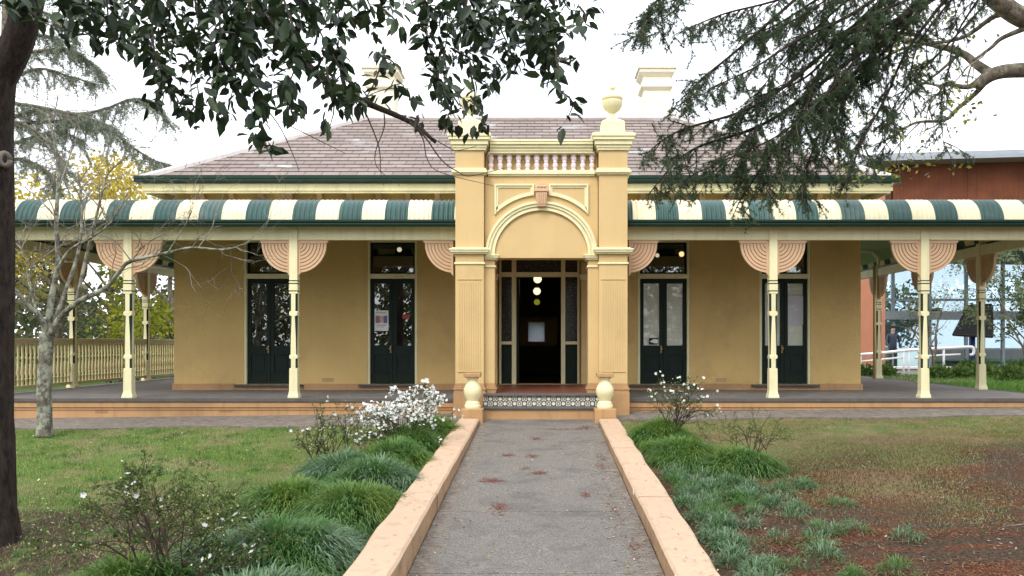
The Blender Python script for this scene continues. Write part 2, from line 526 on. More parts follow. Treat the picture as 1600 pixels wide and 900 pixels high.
# french doors
def french_door(a, b, blind):
    w = b - a; y = YW + .06
    f = MB()
    f.box(a+.002, a+.05, YW+.004, YW+.14, ZS, 3.735); f.box(b-.05, b-.002, YW+.004, YW+.14, ZS, 3.735)
    f.box(a+.05, b-.05, YW-.012, YW+.14, 3.01, 3.10); f.box(a+.05, b-.05, YW+.004, YW+.14, 3.70, 3.735)
    fr = f.build('french_door', M['cream'], house, bevel=.005)
    t = MB()
    t.box(a+.052, a+.09, y, y+.05, 3.102, 3.698); t.box(b-.09, b-.052, y, y+.05, 3.102, 3.698)
    t.box(a+.09, b-.09, y, y+.05, 3.102, 3.135); t.box(a+.09, b-.09, y, y+.05, 3.66, 3.698)
    t.build('transom_window', M['door_green'], fr)
    g = MB(); g.box(a+.09, b-.09, y+.02, y+.026, 3.135, 3.66); g.build('pane', M['glass'], fr)
    mid = (a+b)/2
    for s in (0, 1):
        x0 = a+.053 if s == 0 else mid+.002
        x1 = mid-.002 if s == 0 else b-.053
        L = MB()
        st = .07
        L.box(x0, x0+st, y, y+.045, ZS+.004, 3.006); L.box(x1-st, x1, y, y+.045, ZS+.004, 3.006)
        L.box(x0+st, x1-st, y, y+.045, 2.92, 3.006)
        L.box(x0+st, x1-st, y, y+.045, 1.56, 1.74)
        L.box(x0+st, x1-st, y, y+.045, ZS+.004, 1.20)
        L.box(x0+st, x1-st, y+.014, y+.03, 1.20, 1.56)
        L.box(x0+st+.05, x1-st-.05, y+.004, y+.0138, 1.25, 1.51)
        L.build('door_leaf', M['door_green'], fr, bevel=.006)
        g = MB(); g.box(x0+st, x1-st, y+.02, y+.026, 1.74, 2.92); g.build('glass_panel', M['glass_blind' if blind else 'glass'], fr)
        if blind:
            c = MB(); n = 14
            for i in range(n):
                z = 1.72 + (2.94-1.72)*i/n
                c.box(x0+st-.02, x1-st+.02, y+.034+.0015*(i%2), y+.038+.0015*(i%2), z, z+(2.94-1.72)/n-.001)
            c.build('blind', M['blind'], fr)
    h = MB(); h.box(mid-.055, mid-.03, y-.008, y-.001, 1.60, 1.74); h.tube([(mid-.043,y-.01,1.68),(mid-.043,y-.045,1.68)], .008); h.lathe([(.0,1.655),(.02,1.665),(.024,1.68),(.02,1.695),(0,1.705)], mid-.043, y-.055, 12)
    h.build('door_knob', M['brass'], fr)
for i, (a, b) in enumerate(DOORS): french_door(a, b, i > 1)

# entrance screen with open doorway and sidelights
y = YW + .10
f = MB()
f.box(-.81,-.765,y,y+.1,ZS,3.42); f.box(.685,.728,y,y+.1,ZS,3.42)
f.box(-.566,-.48,y,y+.1,ZS,3.42); f.box(.375,.455,y,y+.1,ZS,3.42)
for a, b in ((-.765,-.566),(-.48,.375),(.455,.685)):
    f.box(a,b,y-.004,y+.1,3.05,3.14); f.box(a,b,y,y+.1,3.38,3.42)
for a, b in ((-.765,-.566),(.455,.685)): f.box(a,b,y,y+.1,1.76,1.82)
ent = f.build('entrance_frame', M['cream'], house, bevel=.006)
def lace_mat():
    m = bpy.data.materials.new('etched_glass'); n, l, p = nodes_of(m)
    geo = n.new("ShaderNodeNewGeometry"); v = n.new("ShaderNodeTexVoronoi"); v.inputs["Scale"].default_value = 26; v.feature = 'DISTANCE_TO_EDGE'
    l.new(geo.outputs["Position"], v.inputs["Vector"])
    rp = n.new("ShaderNodeValToRGB"); rp.color_ramp.elements[0].position=.02; rp.color_ramp.elements[1].position=.12
    rp.color_ramp.elements[0].color=(.07,.075,.07,1); rp.color_ramp.elements[1].color=(.008,.009,.009,1)
    l.new(v.outputs["Distance"], rp.inputs[0]); l.new(rp.outputs[0], p.inputs["Base Color"]); p.inputs["Roughness"].default_value=.15
    return m
M['lace'] = lace_mat()
for a, b in ((-.765,-.566),(.455,.685)):
    s = MB(); s.box(a,b,y+.04,y+.05,1.82,3.05); s.build('sidelight', M['lace'], ent)
    s = MB(); s.box(a,b,y+.03,y+.06,ZS,1.76); s.box(a+.035,b-.035,y+.018,y+.0298,ZS+.09,1.40); s.box(a+.035,b-.035,y+.018,y+.0298,1.46,1.70); s.build('side_panel', M['door_green'], ent, bevel=.005)
for a, b in ((-.765,-.566),(-.48,.375),(.455,.685)):
    s = MB(); s.box(a,b,y+.04,y+.05,3.14,3.38); s.build('fanlight', M['lace'], ent)
mb = MB(); mb.box(-.478,-.43,y+.1,y+.9,ZS,3.04); mb.build('open_door', M['door_green'], ent)

# eaves: frieze, corbels, soffit, gutter
EX0, EX1, EY0, EY1, EZ = XL-.42, XR+.44, 15.95, 22.92, 4.74
def ring(mb, g0, z0, z1, t=.03):
    """rectangular ring of boards at the eaves, g0 = inset from the eave line"""
    x0,x1,y0,y1 = EX0+g0,EX1-g0,EY0+g0,EY1-g0
    mb.box(x0,x1,y0,y0+t,z0,z1); mb.box(x0,x1,y1-t,y1,z0,z1)
    mb.box(x0,x0+t,y0+t,y1-t,z0,z1); mb.box(x1-t,x1,y0+t,y1-t,z0,z1)
mb = MB(); ring(mb, .0, 4.60, 4.735, .03); ring(mb, .032, 4.56, 4.64, .02); mb.build('fascia', M['cream'], house, bevel=.006)
mb = MB(); mb.box(EX0+.06,EX1-.06,EY0+.06,EY1-.06,4.70,4.735); mb.build('soffit', M['cream'], house)
mb = MB()
g = [(0,0),(.10,0),(.115,.03),(.105,.045),(.12,.075),(.12,.12),(0,.12)]
mb.prism([(EY0-p[0], 4.742+p[1]) for p in g], EX0-.10, EX1+.10, 'x')
mb.prism([(EY1+p[0], 4.742+p[1]) for p in g], EX0-.10, EX1+.10, 'x')
mb.prism([(EX0-p[0], 4.742+p[1]) for p in g], EY0+.001, EY1-.001, 'y')
mb.prism([(EX1+p[0], 4.742+p[1]) for p in g], EY0+.001, EY1-.001, 'y')
mb.build('gutter', M['green'], house)
pr = MB(); pr.prism([(0,.0),(-.055,.02),(-.07,.05),(-.17,.17),(-.18,.26),(0,.26)], -.05, .05, 'x'); pr.prism([(0,-.05),(-.03,-.04),(-.03,0),(0,.0)], -.035, .035, 'x')
corb = pr.build('eaves_corbel', M['terra'], house, bevel=.006, recentre=False)
def first(o, at): o.location = Vector(at) - W[o.parent.name]; W[o.name] = Vector(at)
xs = [(410+45.7*i-846)/82.5 for i in range(-2, 21)]
xs = [x for x in xs if XL+.1 < x < XR-.08 and not (-1.33 < x < 1.3)]
first(corb, (xs[0], YW-.002, 4.44))
for x in xs[1:]: copy_tree(corb, house, (x, YW-.002, 4.44))
mb = MB(); mb.box(XL-.02,-1.36,YW-.022,YW-.003,4.30,4.39); mb.box(1.35,XR+.02,YW-.022,YW-.003,4.30,4.39); mb.build('frieze_band', M['ochre'], house)

# slate hip roof, laid in real courses
def slate_mat():
    m = bpy.data.materials.new('slates'); n, l, p = nodes_of(m)
    p.inputs["Roughness"].default_value = .55; p.inputs["Specular IOR Level"].default_value = .35
    uv = n.new("ShaderNodeUVMap"); uv.uv_map = "UVMap"
    b = n.new("ShaderNodeTexBrick"); b.inputs["Scale"].default_value = 1; b.inputs["Brick Width"].default_value = .33; b.inputs["Row Height"].default_value = .21
    b.inputs["Mortar Size"].default_value = .011; b.inputs["Mortar Smooth"].default_value = .1; b.offset = .5; b.inputs["Bias"].default_value = -.1
    b.inputs["Color1"].default_value = (.20,.152,.130,1); b.inputs["Color2"].default_value = (.275,.213,.185,1); b.inputs["Mortar"].default_value = (.085,.068,.062,1)
    l.new(uv.outputs[0], b.inputs["Vector"])
    # a second, larger pattern swaps in grey replacement slates here and there
    wn1 = n.new("ShaderNodeTexNoise"); wn1.inputs["Scale"].default_value = .9; wn1.inputs["Detail"].default_value = 5
    mp = n.new("ShaderNodeMapping"); mp.inputs["Scale"].default_value = (1,2.2,1)
    l.new(uv.outputs[0], mp.inputs[0]); l.new(mp.outputs[0], wn1.inputs["Vector"])
    r = n.new("ShaderNodeValToRGB"); r.color_ramp.elements[0].position=.60; r.color_ramp.elements[1].position=.66
    l.new(wn1.outputs["Fac"], r.inputs[0])
    b2 = n.new("ShaderNodeTexBrick"); b2.inputs["Scale"].default_value = 1; b2.inputs["Brick Width"].default_value = .33; b2.inputs["Row Height"].default_value = .21
    b2.inputs["Mortar Size"].default_value = 0; b2.offset=.5; b2.inputs["Color1"].default_value=(0,0,0,1); b2.inputs["Color2"].default_value=(.9,.9,.9,1)
    l.new(uv.outputs[0], b2.inputs["Vector"])
    mu = n.new("ShaderNodeMath"); mu.operation='MULTIPLY'; l.new(r.outputs[0], mu.inputs[0]); l.new(b2.outputs["Color"], mu.inputs[1])
    mx = n.new("ShaderNodeMixRGB"); mx.inputs[2].default_value=(.40,.41,.42,1)
    l.new(mu.outputs[0], mx.inputs[0]); l.new(b.outputs["Color"], mx.inputs[1])
    n4 = n.new("ShaderNodeTexNoise"); n4.inputs["Scale"].default_value = 14; n4.inputs["Detail"].default_value=6; l.new(uv.outputs[0], n4.inputs["Vector"])
    r4 = n.new("ShaderNodeValToRGB"); r4.color_ramp.elements[0].color=(.72,.72,.72,1); r4.color_ramp.elements[1].color=(1.2,1.2,1.2,1); l.new(n4.outputs["Fac"], r4.inputs[0])
    m2 = n.new("ShaderNodeMixRGB"); m2.blend_type='MULTIPLY'; m2.inputs[0].default_value=1; l.new(mx.outputs[0], m2.inputs[1]); l.new(r4.outputs[0], m2.inputs[2])
    l.new(m2.outputs[0], p.inputs["Base Color"])
    return m
M['slate'] = slate_mat()
RZ = 6.83; RX0, RX1 = -3.92, 3.06; RY = 19.42
z0 = 4.80
mb = MB()
def hip(e0, e1, r0, r1, off):
    e0,e1,r0,r1 = map(Vector,(e0,e1,r0,r1))
    nrm = (e1-e0).cross(r0-e0).normalized()
    if nrm.z < 0: nrm = -nrm
    slope = ((r0+r1)/2-(e0+e1)/2)
    along = (e1-e0).normalized()
    L = (slope - along*slope.dot(along)).length
    n = int(round(L/.21))
    for i in range(n):
        t0, t1 = i/n, (i+1)/n
        a, b = e0.lerp(r0,t0), e1.lerp(r1,t0); c, d = e1.lerp(r1,t1), e0.lerp(r0,t1)
        u = [(p-e0).dot(along)+off for p in (a,b,c,d)]
        lo, hi = nrm*.014, nrm*.003
        a2, b2, c2, d2 = a+lo, b+lo, c+hi, d+hi
        v0, v1 = .21*i, .21*(i+1)
        mb.add([a2,b2,c2,d2,a,b],[(0,1,2,3),(4,5,1,0)],
               [[(u[0],v0),(u[1],v0),(u[2],v1),(u[3],v1)],[(u[0],v0),(u[1],v0),(u[1],v0+.01),(u[0],v0+.01)]])
A,B,C,D_ = (EX0-.03,EY0-.03,z0),(EX1+.03,EY0-.03,z0),(EX1+.03,EY1+.03,z0),(EX0-.03,EY1+.03,z0)
hip(A,B,(RX0,RY,RZ),(RX1,RY,RZ),0); hip(C,D_,(RX1,RY,RZ),(RX0,RY,RZ),37)
hip(D_,A,(RX0,RY,RZ),(RX0,RY,RZ),71); hip(B,C,(RX1,RY,RZ),(RX1,RY,RZ),93)
roof = mb.build('roof', M['slate'], house)
M['ridge'] = mat('ridge_cap_metal', (.56,.52,.50), .6, .1)
mb = MB()
for a, b in ((A,(RX0,RY,RZ)),(B,(RX1,RY,RZ)),((RX0,RY,RZ),(RX1,RY,RZ)),(C,(RX1,RY,RZ)),(D_,(RX0,RY,RZ))):
    mb.tube([Vector(a)+Vector((0,0,.0)), Vector(b)+Vector((0,0,.0))], .085, 8)
mb.build('ridge_cap', M['ridge'], roof)
def chimney(x, y, top, w=.40):
    mb = MB()
    mb.frustum(x,y,5.4,top-.62,w*.78,w*.78,w*.78,w*.78)
    for (a,b,s,t) in ((.62,.54,.78,.95),(.54,.48,.95,.95),(.48,.30,.82,.82),(.30,.20,.84,1.05),(.20,.12,1.05,1.05),(.12,.06,1.14,1.14),(.06,.0,1.02,.98)):
        mb.frustum(x,y,top-a,top-b,w*s,w*s,w*t,w*t)
    c = mb.build('chimney', M['chimney'], house, bevel=.006)
    mb = MB(); mb.box(x-w*.6,x+w*.6,y-w*.6,y+w*.6,top-.001,top+.03); mb.build('chimney_cap', M['base'], c)
chimney(2.75, 20.9, 8.42); chimney(-3.82, 20.9, 8.42)

# verandah floor, edge and base
fx0, fx1 = XL-VW-.12, XR+VW+.12
fy0 = YF-.12
mb = MB()
mb.box(fx0, -1.36, fy0, YW-.0, ZF-.08, ZF); mb.box(1.35, fx1, fy0, YW-.0, ZF-.08, ZF)
mb.box(-1.36, 1.35, 14.2, YW, ZF-.08, ZF-.01)
mb.box(fx0, XL-.001, YW, YB+2, ZF-.08, ZF); mb.box(XR+.001, fx1, YW, YB+2, ZF-.08, ZF)
floor_o = mb.build('verandah_floor', M['decking'], house)
mb = MB(); mb.box(fx0-.05,-1.36,fy0-.05,fy0+.02,ZF-.055,ZF+.006); mb.box(1.35,fx1+.05,fy0-.05,fy0+.02,ZF-.055,ZF+.006)
mb.box(fx0-.05,fx0+.02,fy0+.02,YB+2,ZF-.055,ZF+.006); mb.box(fx1-.02,fx1+.05,fy0+.02,YB+2,ZF-.055,ZF+.006)
mb.build('verandah_nosing', M['nosing'], house, bevel=.008)
mb = MB()
for a, b in ((fx0,-1.36),(1.35,fx1)):
    mb.box(a,b,fy0,fy0+.2,.2,ZF-.082)
    mb.prism([(fy0-.001,.745),(fy0-.03,.76),(fy0-.03,.83),(fy0-.02,ZF-.058),(fy0-.001,ZF-.058)],a,b,'x')
    mb.prism([(fy0-.001,.715),(fy0-.016,.72),(fy0-.016,.742),(fy0-.001,.742)],a,b,'x')
for s, x in ((-1,fx0),(1,fx1)):
    mb.box(min(x,x-s*.2),max(x,x-s*.2),fy0+.201,YB+2,.2,ZF-.082)
base = mb.build('verandah_base', M['base'], house)
for vx, vz in (((165-846)/96.4,.665),((358-846)/96.4,.68),((1480-846)/96.4,.70)):
    mb = MB()
    for i in range(2):
        for k in range(6): mb.box(vx-.10+k*.035, vx-.10+k*.035+.024, fy0-.004, fy0-.001, vz+i*.03, vz+i*.03+.02)
    mb.build('air_vent', M['terra_dark'], house)

# verandah posts with fan brackets
def post_mesh():
    mb = MB()
    secs = [(.0,.088,.002,0),(.03,.088,.002,0),(.075,.074,.002,0),(.12,.068,.002,0),(.47,.065,.003,0),(.485,.0635,.028,1),(.63,.0635,.028,1),(.645,.065,.004,0),(.685,.065,.004,0),(.70,.058,.014,1),
            (1.0,.060,.022,1),(1.32,.0645,.040,1),(1.34,.0665,.004,0),(1.385,.0665,.004,0),(1.405,.0645,.030,1),(1.68,.0645,.030,1),(1.69,.069,.004,0),(1.72,.069,.004,0),(1.722,.060,.004,1),(1.738,.060,.004,0),(1.74,.069,.004,0),
            (1.84,.069,.004,0),(1.842,.060,.004,1),(1.858,.060,.004,0),(1.86,.069,.004,0),(1.885,.069,.004,0),(1.887,.062,.004,1),(1.903,.062,.004,0),(1.905,.066,.003,0),(2.79,.066,.003,0)]
    v = []
    for z, a, c, g in secs:
        v += [(-a+c,-a,z),(a-c,-a,z),(a,-a+c,z),(a,a-c,z),(a-c,a,z),(-a+c,a,z),(-a,a-c,z),(-a,-a+c,z)]
    mb.v = [tuple(p) for p in v]
    for i in range(len(secs)-1):
        groove = secs[i][3] and secs[i][1] in (.060,.062) and secs[i+1][0]-secs[i][0] < .02 and secs[i][2] < .01
        for k in range(8):
            k2 = (k+1) % 8
            mb.f.append((i*8+k,i*8+k2,(i+1)*8+k2,(i+1)*8+k)); mb.uv.append(None)
            mb.m.append(1 if ((secs[i][3] and k % 2 == 1) or groove) else 0)
    for fc in (tuple(range(7,-1,-1)), tuple((len(secs)-1)*8+k for k in range(8))): mb.f.append(fc); mb.uv.append(None); mb.m.append(0)
    return mb
post = post_mesh().build('verandah_post', [M['cream'], M['green']], house, recentre=False)
def bracket_mesh(s, axis='x'):
    """fan bracket, 0.55 m wide, hanging from the beam beside a post"""
    mb = MB()
    zt = 2.55
    def add_ring(r0, r1, t):
        mb.band(s*.068, zt-.055, r0, r1, (R(-90) if s > 0 else R(-90)), (R(0) if s > 0 else R(-180)), -t, t, 14, 1.02)
    mb.cur = 1
    add_ring(.02, .455, .014)
    mb.cur = 0
    rs = [.03,.085,.140,.195,.250,.305,.360,.412,.462]
    for a, b in zip(rs, rs[1:]): add_ring(a+.007, b-.006, .026)
    mb.prism([(s*.069,zt),(s*.56,zt),(s*.545,zt-.03),(s*.525,zt-.05),(s*.069,zt-.05)], -.03, .03, 'y')
    mb.prism([(s*.067,zt-.05),(s*.105,zt-.05),(s*.105,zt-.53),(s*.067,zt-.58)], -.03, .03, 'y')
    if axis == 'y': mb.v = [(p[1], p[0], p[2]) for p in mb.v]
    return mb
fb = [bracket_mesh(s).build('bracket', [M['terra'], M['terra_dark']], None, recentre=False) for s in (-1,1)]
sb = [bracket_mesh(s,'y').build('bracket', [M['terra'], M['terra_dark']], None, recentre=False) for s in (-1,1)]
def put_post(x, y, brs, p=None):
    if p is None:
        p = post.copy(); link(p, house, (x,y,ZF))
    else: first(p, (x,y,ZF))
    for b in brs: copy_tree(b, p, (x,y,ZF))
PX = {k: (k-846)/1350*YF for k in (202,460,1207,1443)}
xL, xR = XL-VW, XR+VW
put_post(PX[460], YF, fb, post)
for k in (202,1207,1443): put_post(PX[k], YF, fb)
put_post(xL, YF, [fb[1], sb[1]]); put_post(xR, YF, [fb[0], sb[1]])
for yy in (17.2,20.4,23.6): put_post(xL, yy, sb)
for yy in (16.55,19.1,21.6,24.2): put_post(xR, yy, sb)
for b in fb + sb: bpy.data.objects.remove(b)
# half brackets against the porch
for s, x in ((-1,-1.36-.066+.0),(1,1.35+.064)):
    mb = bracket_mesh(s); mb.v = [(p[0]+x-s*.066*1, p[1]+YF, p[2]+ZF) for p in mb.v]
    mb.build('bracket', [M['terra'], M['terra_dark']], house)

# beams
ZB0, ZB1 = 3.455, 3.65
mb = MB()
mb.box(xL-.045,-1.36,YF-.045,YF+.045,ZB0,ZB1); mb.box(1.35,xR+.045,YF-.045,YF+.045,ZB0,ZB1)
mb.box(xL-.06,-1.36,YF-.06,YF+.06,ZB1+.001,ZB1+.03); mb.box(1.35,xR+.06,YF-.06,YF+.06,ZB1+.001,ZB1+.03)
mb.box(xL-.045,xL+.045,YF+.046,YB+2,ZB0,ZB1); mb.box(xR-.045,xR+.045,YF+.046,YB+2,ZB0,ZB1)
mb.build('verandah_beam', M['cream'], house, bevel=.006)

# bullnose roof of corrugated sheet, striped
PROF = [(0,4.42),(.55,4.345),(1.1,4.265),(1.65,4.185)]
cx_, cz_, rr = 2.17, 3.70, .425
for i in range(11):
    a = R(82) - R(82)*i/10
    PROF.append((cx_ + rr*math.cos(a), cz_ + rr*math.sin(a)))
ROFF = [p[0] for p in PROF]
def sheet(run0, run1, place, lim0, lim1, phase, s0):
    """corrugated striped sheet; place(t, o, z, dn) -> point; lim give the mitre"""
    pitch, amp, per = .0765, .016, .742
    n = int((run1-run0)/(pitch/6))
    ts = [run0 + (run1-run0)*i/n for i in range(n+1)]
    k = len(PROF); V = []
    nrm = []
    for j in range(k):
        a = PROF[max(0,j-1)]; b = PROF[min(k-1,j+1)]
        dx, dz = b[0]-a[0], b[1]-a[1]; L = math.hypot(dx,dz)
        nrm.append((-dz/L, dx/L) if dx*1 >= 0 else (-dz/L, dx/L))
    for t in ts:
        c = amp*math.sin(2*math.pi*t/pitch)
        for j,(o,z) in enumerate(PROF):
            nx, nz = nrm[j]
            if nz < 0: nx, nz = -nx, -nz
            tt = min(max(t, lim0(o)), lim1(o))
            V.append(place(tt, o + nx*c, z + nz*c))
    mb = MB(); mb.v = V
    for i in range(n):
        g = ((ts[i]-s0) / per) % 1.0 < .5
        for j in range(k-1):
            mb.f.append((i*k+j,(i+1)*k+j,(i+1)*k+j+1,i*k+j+1)); mb.m.append(0 if g else 1); mb.uv.append(None)
    return mb
SH = [M['sheet_green'], M['sheet_cream']]
big = 1e3
sheet(xL-.3,-1.352,lambda t,o,z:(t,YW-o,z),lambda o:XL-o,lambda o:big,0,-1.763).build('verandah_roof', SH, house, smooth=True)
sheet(1.342,xR+.3,lambda t,o,z:(t,YW-o,z),lambda o:-big,lambda o:XR+o,0,1.825).build('verandah_roof', SH, house, smooth=True)
sheet(YF-.3,YB+2.2,lambda t,o,z:(XL-o,t,z),lambda o:YW-o,lambda o:big,0,13.9).build('verandah_roof', SH, house, smooth=True)
sheet(YF-.3,YB+2.2,lambda t,o,z:(XR+o,t,z),lambda o:YW-o,lambda o:big,0,13.9).build('verandah_roof', SH, house, smooth=True)
def lining(pts):
    mb = MB()
    for a, b in zip(pts, pts[1:]): mb.add([a[0],a[1],b[1],b[0]], [(0,1,2,3)])
    mb.build('verandah_lining', M['ceiling_green'], house)
PL_ = [(o, z-.035) for o, z in PROF[:4]] + [(cx_+(rr-.035)*math.cos(R(82-8.2*i)), cz_+(rr-.035)*math.sin(R(82-8.2*i))) for i in range(8)]
for x0, x1, e0, e1 in ((None,-1.36,1,0),(1.35,None,0,1)):
    lining([((XL-o if x0 is None else x0, YW-o, z), (XR+o if x1 is None else x1, YW-o, z)) for o, z in PL_])
lining([((XL-o, YW-o, z), (XL-o, YB+2, z)) for o, z in PL_])
lining([((XR+o, YW-o, z), (XR+o, YB+2, z)) for o, z in PL_])
g = [(-.01,0),(.09,0),(.105,.03),(.095,.045),(.115,.07),(.115,.10),(-.01,.10)]
yg, zg = YW-2.58, 3.645
mb = MB()
mb.prism([(yg-p[0], zg+p[1]) for p in g], XL-2.58-.115, -1.353, 'x'); mb.prism([(yg-p[0], zg+p[1]) for p in g], 1.343, XR+2.58+.115, 'x')
mb.prism([(XL-2.58-p[0], zg+p[1]) for p in g], yg+.012, YB+2.2, 'y'); mb.prism([(XR+2.58+p[0], zg+p[1]) for p in g], yg+.012, YB+2.2, 'y')
mb.build('verandah_gutter', M['green'], house)
# rafters under the side sheets
for (sx, xw) in ((-1,XL),(1,XR)):
    for yy in ((17.2,20.4) if sx < 0 else (16.55,19.1,21.6)):
        mb = MB()
        pts = [(xw+sx*o, yy, z-.07) for o,z in PROF[:5]] + [(xw+sx*2.37, yy, 3.9), (xw+sx*2.37,yy,3.66)]
        mb.tube(pts, .04, 4); mb.build('rafter', M['cream'], house)

# side railing on the left return of the verandah
bal_prof = [(.024,0),(.024,.10),(.032,.11),(.02,.14),(.034,.22),(.026,.36),(.018,.46),(.03,.50),(.018,.53),(.024,.60),(.024,.74)]
for a, b in ((YF+.07,17.13),(17.27,20.33),(20.47,23.53)):
    mb = MB()
    mb.box(xL-.045,xL+.045,a,b,ZF+.92,ZF+.98); mb.box(xL-.03,xL+.03,a,b,ZF+.86,ZF+.919)
    mb.box(xL-.03,xL+.03,a,b,ZF+.07,ZF+.125)
    rail = mb.build('verandah_railing', M['railing'], house, bevel=.006)
    n = int((b-a)/.125)
    m2 = MB(); m2.lathe(bal_prof, 0, 0, 8)
    proto = m2.build('baluster', M['railing'], rail, smooth=True, recentre=False, auto=50)
    first(proto, (xL, a+.0625, ZF+.125))
    for i in range(1, n): copy_tree(proto, rail, (xL, a+(i+.5)*(b-a)/n, ZF+.125))
# downpipe at the right return
mb = MB(); mb.tube([(6.0,17.0,4.6),(6.2,17.6,4.5)], .04, 8); mb.tube([(XR+2.2,21.4,ZF-.02),(XR+2.2,21.4,3.7)], .04, 8); mb.build('downpipe', M['ochre'], house, smooth=True)

# ------------------------------------------------------------------ the porch (part of the house)
YP = 13.5
porch = empty('porch', (0,YP,.6), house)
mb = MB()
mb.box(-.89,.89,YP+.14,YP+.46,3.13,4.42)                                  # spandrel wall
mb.box(-1.30,-.95,YP+.462,YW-.002,3.30,4.40); mb.box(.95,1.30,YP+.462,YW-.002,3.30,4.40)
mb.box(-.949,.949,YP+.462,YW-.002,3.42,3.52)
mb.box(-.93,.93,YP+.462,YW-.002,4.32,4.40)
mb.box(-.89,.89,YP+.265,YP+.46,4.52,4.78)                                  # wall behind the balustrade
mb.build('porch_wall', M['ochre'], porch)
mb = MB()
for i in range(41):
    pass
poly = [(.74*math.cos(math.pi*i/40), 3.132+.70*math.sin(math.pi*i/40)) for i in range(41)]
mb.prism(poly, YP+.125, YP+.139, 'y'); mb.build('arch_panel', M['ochre'], porch)
for s in (-1, 1):
    def X(a, b): return (min(s*a,s*b), max(s*a,s*b))
    col = MB()
    x0,x1 = X(.90,1.345)
    col.box(x0,x1,YP,YP+.45,1.16,3.18); col.box(x0,x1,YP,YP+.45,3.28,4.42); col.box(x0,x1,YP,YP+.45,4.52,4.80)
    n = 10
    for i in range(n):                                                     # flutes
        fx = x0+.045+(x1-x0-.09)*(i+.5)/n
        col.box(fx-.009,fx+.009,YP-.007,YP-.0005,1.36,2.74)
    col.box(x0+.04,x1-.04,YP-.014,YP-.0005,1.335,1.357)
    for i in range(11):
        fx = x0+.03+(x1-x0-.06)*(i+.5)/11
        col.box(fx-.011,fx+.011,YP-.014,YP-.0005,2.775,2.80)
    x2,x3 = X(.735,.90)
    col.box(x2+(.0005 if s<0 else 0)-0,x3,YP+.10,YP+.45,1.16,3.10)
    column = col.build('column', M['ochre'], porch, bevel=.006)
    ped = MB()
    a,b = X(.865,1.375); ped.box(a,b,YP-.03,YP+.49,.45,1.02); a,b = X(.72,.865); ped.box(a,b,YP+.08,YP+.49,.45,1.02)
    for z_0,z_1,e in ((1.02,1.06,.022),(1.06,1.085,.034),(1.085,1.12,.018),(1.12,1.16,.008)):
        a,b = X(.90-e,1.345+e); ped.box(a,b,YP-e,YP+.45+e,z_0,z_1)
        a,b = X(.735-e,.90-e); ped.box(a,b,YP+.10-e,YP+.45+e,z_0,z_1)
    ped.build('column_base', M['base'], porch, bevel=.005)
    cap = MB()
    for z_0,z_1,e in ((3.02,3.05,.02),(3.18,3.205,.05),(3.205,3.235,.075),(3.235,3.262,.088),(3.262,3.28,.05)):
        a,b = X(.90-e,1.345+e); cap.box(a,b,YP-e,YP+.45+e,z_0,z_1)
    for z_0,z_1,e in ((2.98,3.01,.02),(3.10,3.125,.04),(3.125,3.155,.06),(3.155,3.178,.07)):
        a,b = X(.735-e,.895-.001); cap.box(a,b,YP+.10-e,YP+.44,z_0,z_1)
    cap.build('capital', M['cream'], porch, bevel=.007); cap = MB()
    for z_0,z_1,e in ((4.42,4.445,.03),(4.445,4.49,.055),(4.49,4.52,.035)):
        a,b = X(.90-e,1.345+e); cap.box(a,b,YP-e,YP+.45+e,z_0,z_1)
    cap.build('column_band', M['cream'], porch, bevel=.007); cap = MB()
    for z_0,z_1,e in ((4.80,4.835,.03),(4.835,4.88,.045),(4.88,4.95,.07),(4.95,5.0,.10),(5.0,5.055,.115),(5.055,5.07,.08)):
        a,b = X(.90-e,1.345+e); cap.box(a,b,YP-e,YP+.45+e,z_0,z_1)
    cap.build('column_cornice', M['cream'], porch, bevel=.007)
    ux = s*1.125
    u = MB()
    u.frustum(ux,YP+.225,5.07,5.27,.19,.19,.18,.18); u.frustum(ux,YP+.225,5.27,5.33,.18,.18,.09,.09)
    u.lathe([(.10,5.33),(.085,5.36),(.05,5.40),(.045,5.43),(.07,5.45),(.12,5.49),(.152,5.545),(.165,5.60),(.165,5.62),(.15,5.635),(.165,5.65),(.172,5.68),(.165,5.70),(.12,5.735),(.06,5.765),(.03,5.78),(.025,5.81),(.05,5.825),(.055,5.85),(.03,5.872),(0,5.88)], ux, YP+.225, 24)
    u.build('urn', M['urn'], porch, smooth=True, auto=40)
# inner pilasters at the house wall
mb = MB()
for a, b in ((-1.0,-.835),(.75,.90)):
    mb = MB(); mb.box(a,b,YW-.12,YW-.003,ZS+.0,3.30); mb.build('inner_pilaster', M['ochre'], porch, bevel=.006)
for a, b in ((-1.0,-.835),(.75,.90)):
    mb = MB(); mb.box(a-.02,b+.02,YW-.14,YW-.003,2.98,3.04); mb.box(a-.03,b+.03,YW-.15,YW-.003,3.04,3.08)
    mb.build('pilaster_moulding', M['cream'], porch)
